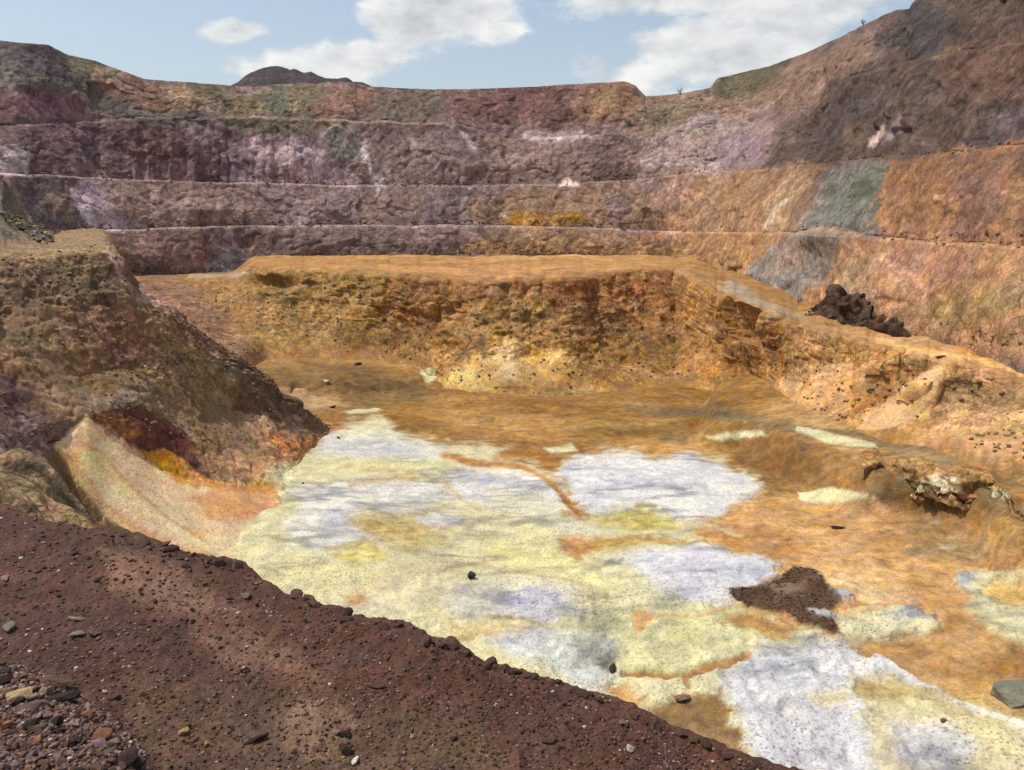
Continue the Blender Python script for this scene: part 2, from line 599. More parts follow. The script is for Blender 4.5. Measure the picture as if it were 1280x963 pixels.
toe_py = poly([(-360, 420), (0, 345), (150, 338), (220, 347), (300, 343), (335, 326), (450, 321), (600, 318), (720, 319), (850, 334), (900, 354),
               (940, 380), (1000, 398), (1060, 406), (1120, 413), (1280, 446), (1660, 560)], px)
b1_py = poly([(-360, 330), (0, 302), (100, 292), (130, 290), (200, 287), (300, 284), (450, 283), (600, 283), (700, 285), (850, 291), (950, 293),
              (1060, 297), (1150, 304), (1280, 311), (1660, 350)], px)
b2_py = poly([(-360, 190), (0, 219), (150, 225), (300, 230), (450, 233), (580, 234), (700, 231), (790, 227), (860, 218), (950, 213), (1020, 206),
              (1080, 200), (1150, 196), (1280, 185), (1660, 140)], px)
b3_py = poly([(-360, 150), (0, 162), (150, 152), (280, 148), (420, 152), (560, 156), (600, 168), (640, 175), (800, 169), (850, 157), (950, 142),
              (1030, 132), (1060, 100), (1130, 82), (1280, 56), (1660, -80)], px)
rim_py = poly([(-360, 30), (-100, 46), (0, 51), (60, 57), (85, 69), (120, 76), (150, 88), (180, 99), (250, 105), (300, 108), (390, 104),
               (430, 102), (460, 108), (540, 112), (600, 111), (700, 107), (780, 103), (792, 108), (806, 122), (830, 120), (860, 116), (888, 110), (898, 98),
               (960, 84), (1010, 66), (1040, 52), (1080, 33), (1120, 14), (1138, 12), (1145, 0), (1280, -62), (1660, -260)], px)
for q_, arr in enumerate((b1_py, b2_py, b3_py)):
    arr[:] = smooth_1d(arr, 15) + fbm(px, px * 0 + q_ * 9, px * 0, 70, 4, 0.6, 3.0 + q_) * (2.6, 3.0, 5.0)[q_]
talus = [np.clip(fbm(px, px * 0 + 5 * q_, px * 0, 90, 3, 0.6, 13.0 + q_) * 2.6, -0.6, 1.8) for q_ in range(3)]


def mid(A, B, t, push):
    """Row between two rows, pushed out from or into the slope (metres towards the camera)."""
    M = A * (1 - t) + B * t
    L = np.hypot(M[0], M[1])
    M = M.copy()
    M[0] -= M[0] / L * push
    M[1] -= M[1] / L * push
    return M


def back(A, run, rise):
    """The row behind a crest: a ledge of the given width."""
    B = A.copy()
    d = run * fac
    B[0] = A[0] + (A[0] / A[1]) * d
    B[1] = A[1] + d
    B[2] = A[2] + rise
    return B


toe = at_depth(px, toe_py, Db - 7 * fac)
under = toe.copy(); under[2] -= 4; under[1] -= 6
b1 = at_depth(px, b1_py, Db - 2 * fac)
w_ = np.clip(1.8 + 3.0 * fbm(px, px * 0, px * 0, 55, 3, 0.6, 8.0), 0.6, 4.2)
b1b = back(b1, w_, 0.15)
b2 = at_depth(px, b2_py, Db + 6.5 * fac)
b2b = back(b2, np.roll(w_, 300), 0.4)
b3 = at_depth(px, b3_py, Db + 17 * fac)
b3b = back(b3, 1.0, 0.6)
rim = at_depth(px, rim_py, Db + 29 * fac)
rb = back(rim, 10, -0.8)
rb2 = back(rim, 60, -9)
rows = [under, toe, mid(toe, b1, 0.4, 0.3 + talus[0]), b1, b1b, mid(b1b, b2, 0.38, 0.4 + talus[1]), b2, b2b, mid(b2b, b3, 0.36, 0.5 + talus[2]), b3, b3b,
        mid(b3b, rim, 0.5, 0.6), rim, rb, rb2]
X, Y, Z, A = loft(rows, [4, 24, 30, 4, 26, 38, 4, 30, 44, 4, 40, 50, 4, 4], [0.6, 0.5, 0.9, 0.4, 0.35, 0.8, 0.5, 0.45, 0.9, 0.7, 0.65, 0.9, 0.3, 0.5, 1.0])
PX, PY = project(X, Y, Z)
wall_px, wall_py = PX, PY
nrm = normals(X, Y, Z)
# blocks, joints and gullies
sx = X + 0.35 * Z
d = fbm(X, Y, Z, 30, 3, 0.5, 2.0) * 3.0
d = d + ridged(sx, Y, Z * 0.45, 12.0, 3, 0.5, 5.0) * 1.2
d = d + facets(sx, Y, Z * 0.7, 6.0, 1) * 0.5 + facets(X - 0.3 * Z, Y, Z * 0.8, 2.3, 2) * 0.28
d = d + fbm(X, Y, Z, 1.6, 2, 0.5, 13.0) * 0.16
d = d - cracks(X + 0.6 * Z, Y, Z * 0.6, 7.0, 0.10, 4.0) * 0.7 - cracks(X - 0.4 * Z, Y, Z * 0.8, 3.0, 0.13, 6.0) * 0.35
rightness = smoothstep(880, 1020, PX)
d = d + rightness * (ridged(Y + 0.9 * Z, X, Z * 0.35, 5.5, 3, 0.55, 31.0) * 0.9 + ridged(Y + 0.5 * Z, X, Z * 0.5, 1.8, 2, 0.55, 37.0) * 0.35 + fbm(X, Y, Z, 0.8, 2, 0.5, 39.0) * 0.25)
near = np.clip(Y / 150.0, 0.5, 1.1)
disp = blur(d * A * near, 1) * 0.72
disp = disp + 2.6 * np.exp(-((PX - 1040 + (PY - 292) * 0.6) / 42) ** 2 - ((PY - 292) / 26) ** 2)      # scree burying the ledge
X = X + nrm[..., 0] * disp
Y = Y + nrm[..., 1] * disp
Z = Z + nrm[..., 2] * disp * 0.55
c = np.empty(X.shape + (3,)); c[:] = lin((120, 97, 91)) * A_WALL
WALL = [
    # broad bands of rock
    ('a', [(-400, -300), (90, 40), (190, 95), (300, 110), (300, 150), (-400, 165)], (108, 92, 84), 12, 10, 1),
    ('a', [(-400, 30), (60, 50), (85, 66), (92, 88), (40, 95), (-400, 110)], (92, 80, 82), 6, 6, 0.9),
    ('a', [(85, 66), (120, 74), (165, 92), (150, 104), (110, 102), (85, 88)], (124, 110, 88), 5, 5, 0.9),
    ('a', [(-400, 92), (90, 92), (100, 112), (-400, 118)], (100, 92, 84), 6, 6, 0.8),
    ('a', [(120, 100), (210, 100), (215, 138), (170, 132), (110, 115)], (122, 88, 72), 6, 8, 0.9),
    ('a', [(205, 104), (240, 108), (272, 136), (225, 140)], (146, 120, 90), 5, 5, 0.9),
    ('a', [(235, 103), (300, 104), (285, 124), (245, 122)], (86, 76, 58), 4, 4, 0.9),
    ('a', [(275, 115), (395, 105), (410, 150), (270, 148)], (104, 92, 68), 6, 8, 0.9),
    ('a', [(325, 112), (360, 112), (362, 142), (335, 146)], (96, 98, 82), 6, 6, 0.8),
    ('a', [(-400, 112), (95, 115), (100, 150), (-400, 152)], (124, 84, 88), 10, 8, 0.85),
    ('a', [(-400, 152), (290, 150), (300, 180), (280, 222), (-400, 218)], (106, 80, 80), 10, 8, 0.95),
    ('a', [(0, 190), (25, 190), (28, 218), (-20, 220)], (176, 158, 156), 5, 6, 0.9),
    ('a', [(150, 138), (280, 150), (300, 160), (160, 152)], (88, 84, 76), 5, 6, 0.7),
    ('a', [(235, 160), (300, 165), (360, 175), (430, 205), (440, 230), (290, 228), (270, 190)], (124, 100, 104), 8, 10, 0.9),
    ('a', [(300, 160), (325, 172), (365, 180), (400, 205), (440, 220), (440, 230), (370, 228), (330, 205)], (166, 138, 142), 6, 10, 0.75),
    (('l', 3), [(280, 224), (330, 228), (440, 230)], (178, 152, 156), 3, 3, 0.7),
    ('a', [(275, 152), (395, 152), (400, 172), (300, 168)], (98, 90, 68), 5, 5, 0.85),
    ('a', [(400, 162), (440, 160), (450, 205), (400, 195)], (112, 108, 96), 8, 8, 0.8),
    ('a', [(395, 108), (470, 108), (470, 152), (400, 150)], (126, 92, 78), 8, 8, 0.9),
    ('a', [(470, 110), (565, 110), (565, 155), (470, 155)], (98, 86, 74), 8, 10, 0.9),
    ('a', [(565, 110), (720, 106), (720, 158), (565, 158)], (106, 72, 66), 8, 10, 0.9),
    ('a', [(715, 106), (790, 103), (808, 122), (790, 150), (720, 155)], (124, 90, 68), 8, 8, 0.9),
    ('a', [(745, 118), (770, 120), (775, 145), (745, 142)], (142, 110, 72), 5, 6, 0.8),
    ('a', [(430, 158), (640, 160), (640, 178), (430, 178)], (112, 88, 88), 7, 8, 0.7),
    ('a', [(460, 178), (600, 178), (600, 232), (460, 232)], (118, 98, 94), 8, 10, 0.9),
    (('l', 3.5), [(452, 185), (462, 210), (475, 232)], (178, 168, 172), 4, 6, 0.75),
    (('l', 3.0), [(578, 170), (590, 188)], (176, 160, 160), 3, 4, 0.7),
    (('l', 2.2), [(586, 236), (578, 262), (584, 282)], (176, 162, 164), 3, 4, 0.7),
    ('a', [(535, 240), (585, 238), (582, 282), (535, 282)], (108, 92, 94), 4, 6, 0.85),
    ('a', [(600, 178), (800, 172), (795, 232), (600, 232)], (124, 100, 92), 8, 8, 0.9),
    ('a', [(650, 166), (715, 164), (735, 174), (660, 178)], (172, 148, 148), 4, 4, 0.85),
    ('a', [(735, 172), (808, 170), (798, 205), (785, 232), (745, 228)], (104, 82, 78), 5, 6, 0.9),
    ('a', [(700, 228), (710, 222), (722, 226), (724, 232), (698, 233)], (196, 176, 168), 2, 2, 0.85),
    ('a', [(640, 236), (840, 232), (850, 290), (570, 286)], (134, 104, 78), 14, 10, 0.85),
    ('a', [(625, 282), (640, 266), (680, 262), (730, 272), (740, 283)], (164, 116, 42), 5, 6, 0.9),
    ('a', [(760, 240), (790, 245), (785, 290), (755, 288)], (116, 92, 94), 5, 6, 0.8),
    ('a', [(808, 168), (960, 148), (960, 214), (800, 228)], (146, 124, 118), 8, 8, 0.9),
    ('a', [(900, 178), (960, 165), (950, 212), (905, 216)], (124, 100, 112), 6, 8, 0.75),
    (('l', 4), [(860, 158), (905, 146), (960, 136)], (164, 144, 148), 4, 5, 0.8),
    ('a', [(806, 122), (888, 110), (900, 118), (990, 90), (1030, 60), (1040, 130), (960, 142), (850, 152), (800, 168)], (124, 98, 80), 7, 8, 0.9),
    ('a', [(884, 114), (900, 97), (960, 84), (1000, 72), (985, 95), (950, 118), (890, 122)], (86, 78, 58), 4, 5, 0.95),
    ('a', [(980, 92), (1050, 55), (1100, 40), (1100, 80), (1060, 95), (1030, 128), (990, 130)], (142, 112, 96), 6, 7, 0.9),
    ('a', [(790, 140), (850, 128), (870, 150), (800, 168)], (108, 96, 78), 6, 6, 0.8),
    ('a', [(1060, 96), (1130, 60), (1160, -200), (1700, -400), (1700, 150), (1280, 186), (1150, 196), (1020, 206), (945, 214), (975, 170), (1020, 140)], (98, 80, 70), 7, 8, 1),
    ('a', [(1130, 20), (1230, -10), (1200, 50), (1150, 75), (1110, 60)], (78, 72, 72), 8, 10, 0.85),
    ('a', [(1150, 0), (1320, -80), (1320, 10), (1200, 30)], (104, 84, 70), 8, 10, 0.7),
    ('a', [(1180, 60), (1330, 30), (1330, 125), (1240, 135), (1180, 110)], (114, 82, 70), 8, 10, 0.85),
    (('l', 5), [(1160, 72), (1205, 66)], (140, 116, 88), 5, 6, 0.6),
    ('a', [(1200, 185), (1250, 150), (1330, 120), (1330, 180)], (98, 84, 88), 5, 6, 0.9),
    ('a', [(1040, 140), (1110, 90), (1120, 150), (1060, 185), (1000, 200)], (94, 82, 80), 8, 10, 0.8),
    ('a', [(1060, 165), (1085, 160), (1080, 185), (1050, 188)], (130, 108, 92), 5, 6, 0.7),
    ('a', [(1086, 184), (1096, 166), (1108, 156), (1106, 170), (1094, 184)], (198, 170, 158), 2.5, 4, 0.9),
    ('a', [(1108, 168), (1132, 146), (1130, 160), (1105, 182)], (156, 132, 138), 3, 4, 0.7),
    # between the second and first ledge, right
    ('a', [(840, 220), (1030, 206), (1020, 300), (840, 292)], (146, 110, 78), 6, 6, 0.95),
    ('a', [(820, 228), (870, 220), (860, 260), (820, 265)], (136, 106, 94), 8, 6, 0.8),
    ('a', [(985, 215), (1020, 212), (1000, 250), (985, 285), (950, 290), (965, 255)], (172, 138, 102), 6, 6, 0.85),
    (('l', 4), [(985, 255), (970, 272), (955, 288)], (198, 176, 150), 4, 4, 0.8),
    ('a', [(1100, 204), (1700, 120), (1700, 400), (1110, 304), (1092, 270)], (164, 114, 76), 6, 6, 0.95),
    ('a', [(1180, 205), (1320, 180), (1320, 225), (1200, 215)], (132, 96, 76), 8, 8, 0.8),
    ('a', [(1200, 225), (1255, 218), (1262, 262), (1225, 300), (1190, 290)], (136, 102, 90), 8, 8, 0.75),
    ('a', [(1022, 212), (1050, 210), (1030, 260), (1005, 290), (990, 296), (1020, 250)], (136, 108, 100), 5, 6, 0.8),
    ('a', [(1040, 216), (1080, 206), (1115, 204), (1104, 240), (1095, 262), (1100, 292), (1030, 300), (1000, 296), (1022, 262)], (108, 108, 98), 5, 7, 0.95),
    ('a', [(1070, 250), (1085, 250), (1080, 240), (1100, 228), (1085, 222), (1070, 235)], (84, 96, 74), 4, 5, 0.8),
    (('l', 8), [(1080, 268), (1082, 274)], (92, 84, 74), 4, 4, 0.8),
    # lowest face
    ('a', [(330, 288), (640, 288), (540, 330), (330, 330)], (104, 84, 80), 9, 9, 0.9),
    ('a', [(140, 292), (330, 288), (330, 340), (140, 350)], (120, 92, 82), 5, 8, 0.9),
    ('a', [(250, 290), (330, 288), (300, 318), (260, 320)], (98, 80, 80), 5, 6, 0.8),
    ('a', [(288, 304), (320, 332), (312, 345), (255, 348), (262, 330)], (128, 120, 124), 3, 4, 0.95),
    ('a', [(620, 288), (860, 294), (900, 352), (850, 336), (700, 322), (540, 322)], (132, 98, 62), 10, 9, 0.95),
    ('a', [(860, 294), (1010, 296), (950, 345), (905, 358)], (152, 112, 72), 5, 6, 0.95),
    ('a', [(1005, 298), (1070, 296), (1035, 330), (1000, 360), (965, 388), (920, 378), (915, 355), (955, 330)], (118, 110, 102), 5, 6, 0.95),
    ('a', [(985, 305), (1040, 300), (1010, 335), (960, 345)], (148, 120, 104), 6, 7, 0.7),
    ('a', [(1030, 302), (1700, 330), (1700, 600), (1280, 450), (1120, 416), (1000, 402), (1010, 350)], (164, 120, 82), 6, 7, 0.98),
    ('a', [(1100, 310), (1200, 318), (1230, 345), (1120, 350)], (150, 108, 88), 8, 8, 0.7),
    ('a', [(1130, 390), (1250, 350), (1290, 375), (1200, 410)], (150, 124, 72), 8, 8, 0.7),
    ('a', [(1050, 330), (1110, 330), (1100, 380), (1040, 370)], (160, 130, 96), 8, 8, 0.6),
    # left, second face
    ('a', [(-400, 222), (110, 224), (120, 292), (-400, 310)], (102, 86, 84), 6, 6, 0.9),
    ('a', [(50, 228), (75, 240), (95, 280), (100, 290), (75, 282), (58, 250)], (142, 114, 92), 5, 5, 0.85),
    ('a', [(120, 228), (330, 232), (330, 284), (160, 288)], (142, 114, 102), 6, 8, 0.9),
    ('a', [(330, 232), (460, 235), (460, 284), (330, 284)], (134, 110, 108), 8, 8, 0.9),
    ('a', [(92, 226), (120, 228), (150, 262), (172, 286), (130, 292), (108, 274), (96, 250)], (156, 132, 138), 4, 5, 0.9),
    (('l', 3.0), [(88, 238), (98, 262), (116, 284), (150, 290)], (190, 172, 178), 3, 3, 0.85),
    (('l', 5), [(5, 225), (22, 250), (40, 285)], (126, 100, 92), 4, 4, 0.8),
    ('a', [(1046, 214), (1085, 206), (1114, 205), (1100, 236), (1092, 262), (1098, 290), (1040, 297), (1003, 299), (1016, 274), (1034, 244)], (114, 114, 104), 7, 9, 0.82),
    ('a', [(1070, 250), (1090, 248), (1102, 228), (1088, 222), (1070, 235)], (88, 98, 78), 3, 5, 0.7),
    ('a', [(1004, 292), (1078, 290), (1044, 335), (1006, 366), (970, 390), (926, 377), (930, 364), (962, 334)], (122, 118, 110), 7, 8, 0.85),
    ('a', [(985, 306), (1030, 302), (1000, 332), (962, 346)], (152, 126, 110), 3, 6, 0.6),
    # dust on the ledges
    (('l', 1.6), [(130, 291), (200, 287), (330, 284), (600, 283.5), (700, 285), (850, 291)], (160, 136, 130), 1.6, 3.0, 0.5),
    (('l', 1.4), [(0, 219), (300, 230), (450, 233), (580, 234), (700, 231)], (146, 122, 118), 1.6, 3.0, 0.35),
    (('l', 1.4), [(840, 291), (1000, 294), (1150, 304), (1290, 312)], (176, 132, 92), 1.5, 1.0, 0.5),
    (('l', 1.3), [(290, 148), (420, 152), (560, 156)], (150, 124, 104), 1.3, 1.0, 0.6),
]
flat = c.reshape(-1, 3)
paint(flat, PX.ravel(), PY.ravel(), WALL, 0.8, 1.0, A_WALL, 1.0, 2.0, 0.22)
c = palette(flat.reshape(c.shape), X, Y, Z, 0.42, 16.0, 3.0, pink=(1.07, 0.97, 1.0), tan=(1.12, 1.04, 0.86))
vein = ridged(X + 0.8 * Z, Y, Z * 0.5, 7.0, 3, 0.55, 71.0)
c *= (1 + 0.45 * np.clip((vein - 0.6) * 3, 0, 1) * (fbm(X, Y, Z, 20, 2, 0.5, 81.0) > 0.05))[..., None]
c *= (1 - 0.30 * smoothstep(860, 1040, wall_px) * smoothstep(330, 215, wall_py))[..., None]      # darker country rock high on the right
c *= (1 - 0.12 * smoothstep(900, 1040, wall_px))[..., None]
c = c * np.array([1.03, 1.0, 0.96])
fine = fbm(X, Y, Z, 1.2, 2, 0.6, 88.0)
stain = np.clip((fbm(X, Y, Z * 0.14, 3.2, 3, 0.6, 201.0) - 0.12) * 3, 0, 1) * np.clip(fbm(X, Y, Z, 24, 2, 0.5, 207.0) * 3 + 0.5, 0, 1)
c *= (1 - 0.26 * stain)[..., None]
pv = cracks(X + 0.9 * Z, Y, Z * 0.8, 10.0, 0.045, 14.0) * np.clip(fbm(X, Y, Z, 30, 2, 0.5, 209.0) * 3 + 0.2, 0, 1)
c = c * (1 + pv[..., None] * np.array([0.55, 0.50, 0.52]))
c *= (1 + 0.32 * fine)[..., None]
js = int(np.searchsorted(px, 930))
grid_object('pit_wall', X[:, :js + 1], Y[:, :js + 1], Z[:, :js + 1], c[:, :js + 1], MAT_WALL)
grid_object('pit_wall', X[:, js:], Y[:, js:], Z[:, js:], c[:, js:], MAT_SIDE)
WALLGRID = (X, Y, Z, PX, PY)

# ------------------------------------------------------------------ middle terrace: flat top, face, ramp road and debris fans on the right
px = columns(90, 1560, 150, 1310, 1.5, 8.0)
crest_py = poly([(90, 353), (196, 352), (225, 351), (262, 350), (292, 349), (304, 343), (316, 334), (345, 337), (400, 340), (470, 345), (540, 351), (600, 354), (660, 353), (720, 352),
                 (760, 346), (800, 341), (845, 337), (862, 346), (900, 371), (950, 393), (1000, 408), (1060, 425), (1100, 436), (1160, 450), (1200, 459),
                 (1280, 479), (1560, 560)], px)
crest_z = poly([(90, -14.6), (196, -14.6), (290, -14.5), (306, -12.6), (318, -11.2), (345, -11.0), (600, -11.4), (850, -11.2), (900, -12.6), (1000, -14.0), (1100, -14.6), (1280, -15.5), (1560, -15.8)], px)
toe_py2 = poly([(90, 475), (196, 462), (225, 452), (300, 445), (330, 434), (400, 431), (470, 440), (520, 452), (560, 478), (600, 487), (700, 490), (780, 481), (850, 473),
                (920, 482), (960, 496), (1000, 514), (1060, 529), (1110, 535), (1160, 545), (1280, 573), (1560, 650)], px)
toe_z = poly([(90, -22.0), (196, -22.2), (330, -23), (430, -23), (520, -24.5), (560, -26.2), (700, -26.6), (850, -25.4), (920, -24.8), (1000, -22.6), (1110, -21.0), (1280, -20.0), (1560, -19.5)], px)
crest = at_height(px, smooth_1d(crest_py, 5), smooth_1d(crest_z, 7))
crest_jit = fbm(px, px * 0, px * 0, 42, 4, 0.6, 71.0) * np.interp(px, [300, 340, 850, 920], [2, 5, 5, 8])
crest = at_depth(px, crest_py + crest_jit, crest[1] + fbm(px, px * 0 + 3, px * 0, 60, 3, 0.5, 75.0) * 4.0)
toe2 = at_height(px, smooth_1d(toe_py2, 9), smooth_1d(toe_z, 25))
wall_D = np.interp(px, *[np.array(v) for v in ((90, 196, 300, 450, 640, 760, 830, 890, 940, 1000, 1060, 1120, 1200, 1280, 1560), (172, 178, 190, 200, 203, 203, 199, 188, 164, 137, 119, 104, 93, 84, 60))])
bk = crest.copy()
bk_D = np.maximum(wall_D * 1.0, crest[1] + 6)
bk[0] = (px - 640) / FOC * bk_D * (crest[0] / ((px - 640) / FOC * crest[1] + 1e-9))
bk[1] = bk_D
bk[2] = crest[2] + 0.3
lip = crest * 0.93 + bk * 0.07
lip[2] = crest[2] + 0.15
und = toe2.copy(); und[1] -= 6; und[0] -= 6 * und[0] / und[1]; und[2] -= 3.4
f1 = mid(crest, toe2, 0.42, -1.8)
f2 = mid(crest, toe2, 0.72, -1.6)
rows = [bk, lip, crest, f1, f2, toe2, und]
X, Y, Z, A = loft(rows, [46, 6, 62, 48, 36, 8], [0.25, 0.4, 0.65, 1.0, 0.8, 0.18, 0.1])
PX, PY = project(X, Y, Z)
nrm = normals(X, Y, Z)
d = fbm(X, Y, Z, 22, 3, 0.5, 4.0) * 2.2
d = d + ridged(X, Y, Z * 0.7, 8.0, 3, 0.5, 15.0) * 0.9
d = d + facets(X, Y, Z * 1.2, 3.4, 3) * 0.22 + facets(X, Y, Z * 1.1, 1.4, 4) * 0.14 + ridged(X, Y, Z * 0.3, 3.2, 3, 0.55, 43.0) * 0.6 + fbm(X, Y, Z, 2.0, 3, 0.6, 47.0) * 0.45
d = d + fbm(X, Y, Z, 0.9, 2, 0.5, 23.0) * 0.18 - cracks(X, Y, Z * 1.0, 2.6, 0.14, 8.0) * 0.25
def bump_at(pxc, pyc, rx, ry, lean=0.0):
    dx = (PX - pxc - lean * (PY - pyc)) / rx
    dy = (PY - pyc) / ry
    return np.exp(-(dx * dx + dy * dy))
smooth_fan = np.clip(1.5 * bump_at(1130, 505, 34, 34, -0.8) + 1.4 * bump_at(1030, 496, 50, 20, -0.9) + 1.2 * bump_at(650, 472, 70, 20) + 1.2 * bump_at(1240, 552, 80, 16), 0, 1)
near = np.clip(Y / 110.0, 0.6, 1.15)
disp = d * A * near * (1 - 0.75 * smooth_fan)
disp = disp + 2.6 * bump_at(1148, 498, 18, 30, -0.95) * A + 2.4 * bump_at(1085, 480, 18, 34, -1.0) * A
disp = disp + 1.6 * bump_at(650, 470, 70, 26) - 1.2 * bump_at(345, 356, 26, 6) + 1.2 * bump_at(340, 345, 30, 6)
disp = disp - 2.0 * bump_at(1060, 500, 16, 30, -0.9) * A
disp = blur(disp, 2)
X = X + nrm[..., 0] * disp
Y = Y + nrm[..., 1] * disp
Z = Z + nrm[..., 2] * disp * 0.6
c = np.empty(X.shape + (3,)); c[:] = lin((152, 110, 58)) * A_TERR
TERR = [
    ('a', [(80, 340), (300, 336), (340, 346), (320, 440), (80, 470)], (150, 112, 66), 8, 8, 0.9),
    ('a', [(80, 340), (220, 346), (262, 372), (300, 420), (330, 450), (250, 470), (80, 470)], (128, 94, 72), 10, 8, 0.85),
    ('a', [(300, 318), (900, 314), (860, 340), (800, 340), (720, 350), (600, 352), (470, 343), (310, 334)], (170, 124, 70), 4, 4, 1),
    ('a', [(480, 338), (620, 330), (760, 334), (730, 346), (600, 350)], (178, 128, 78), 5, 6, 0.8),
    (('l', 2), [(440, 328), (560, 332), (700, 330)], (150, 108, 58), 3, 4, 0.6),
    ('a', [(600, 320), (720, 318), (740, 322), (640, 326)], (190, 146, 88), 3, 3, 0.7),
    ('a', [(310, 338), (480, 346), (500, 420), (400, 432), (330, 432)], (146, 112, 62), 8, 8, 0.9),
    ('a', [(480, 352), (850, 346), (900, 380), (880, 420), (700, 425), (560, 420), (490, 400)], (142, 100, 58), 10, 10, 0.9),
    ('a', [(650, 355), (780, 352), (850, 345), (840, 390), (700, 380)], (148, 100, 56), 8, 10, 0.8),
    ('a', [(560, 384), (680, 376), (720, 400), (640, 430), (560, 420)], (158, 122, 70), 10, 10, 0.7),
    ('a', [(420, 412), (470, 410), (520, 425), (500, 442), (430, 430)], (116, 86, 42), 6, 6, 0.8),
    ('a', [(780, 424), (850, 420), (880, 440), (830, 458), (780, 448)], (112, 82, 40), 8, 8, 0.8),
    ('a', [(545, 482), (590, 448), (625, 430), (690, 432), (740, 465), (760, 486), (700, 494), (560, 490)], (192, 150, 84), 8, 7, 0.85),
    ('a', [(545, 482), (575, 458), (600, 465), (600, 488)], (206, 176, 104), 5, 5, 0.85),
    ('a', [(618, 478), (626, 432), (640, 432), (645, 478)], (208, 176, 124), 5, 4, 0.8),
    ('a', [(700, 480), (720, 455), (770, 465), (770, 486)], (156, 112, 60), 6, 6, 0.8),
    (('l', 2), [(590, 486), (640, 490)], (212, 186, 120), 2, 3, 0.8),
    (('l', 2), [(705, 488), (740, 489)], (214, 192, 132), 2, 3, 0.8),
    ('a', [(860, 350), (1000, 408), (1000, 500), (900, 480), (850, 470)], (154, 110, 60), 8, 8, 0.9),
    ('a', [(900, 420), (960, 410), (980, 440), (920, 455)], (128, 92, 54), 8, 8, 0.8),
    ('a', [(850, 340), (905, 366), (960, 390), (1010, 404), (1060, 414), (1000, 394), (930, 375), (890, 350)], (172, 130, 84), 4, 4, 0.9),
    ('a', [(915, 350), (960, 383), (1005, 398), (985, 402), (930, 382), (900, 360)], (146, 130, 108), 4, 4, 0.9),
    ('a', [(1000, 408), (1700, 420), (1700, 700), (1280, 576), (1110, 538), (1000, 516)], (176, 130, 80), 8, 8, 0.9),
    ('a', [(1050, 420), (1100, 440), (1150, 455), (1100, 470), (1010, 450)], (156, 118, 66), 6, 7, 0.9),
    ('a', [(940, 500), (990, 470), (1050, 455), (1110, 458), (1090, 480), (1020, 512), (960, 505)], (196, 150, 98), 6, 6, 0.9),
    ('a', [(1182, 455), (1190, 470), (1160, 510), (1130, 533), (1062, 531), (1110, 500), (1150, 470)], (212, 164, 104), 5, 4, 0.95),
    ('a', [(1160, 458), (1130, 470), (1100, 486), (1060, 520), (1075, 524), (1120, 494)], (146, 106, 62), 4, 4, 0.6),
    ('a', [(1172, 470), (1290, 490), (1290, 520), (1210, 520), (1160, 525), (1160, 505)], (140, 108, 72), 6, 7, 0.85),
    ('a', [(1150, 540), (1200, 515), (1290, 520), (1290, 580), (1200, 556)], (192, 146, 98), 6, 7, 0.8),
    ('a', [(1205, 530), (1290, 535), (1270, 550), (1200, 540)], (150, 122, 78), 5, 6, 0.6),
    (('l', 4), [(1095, 426), (1140, 436), (1170, 445), (1210, 448), (1290, 470), (1400, 500)], (214, 170, 102), 3, 2, 0.9),
    (('l', 3), [(1120, 428), (1160, 438), (1200, 444), (1290, 462)], (166, 126, 72), 3, 2, 0.6),
    (('l', 2.4), [(238, 347), (270, 345), (312, 344)], (168, 152, 136), 2, 2, 0.6),
]
flat = c.reshape(-1, 3)
paint(flat, PX.ravel(), PY.ravel(), TERR, 0.8, 5.0, A_TERR, 1.3, 1.4, 0.13)
c = palette(flat.reshape(c.shape), X, Y, Z, 0.5, 11.0, 43.0, pink=(1.08, 0.94, 0.86), tan=(1.12, 1.06, 0.86), dark=0.58)
c *= (1 + 0.45 * fbm(X, Y, Z, 0.8, 2, 0.6, 89.0))[..., None]
c *= (1 + 0.38 * fbm(X, Y * 0.6, Z, 7.0, 4, 0.6, 91.0))[..., None]
rock_mask = np.clip(1 - 0.8 * smooth_fan, 0, 1) * np.interp(np.arange(X.shape[0]), [0, 40, 50, 60, 190, 206], [0.12, 0.12, 0.4, 1, 1, 0.3])[:, None]
grid_object('rock_terrace', X, Y, Z, c, MAT_MID, crust=rock_mask)
TERRGRID = (X, Y, Z, PX, PY)

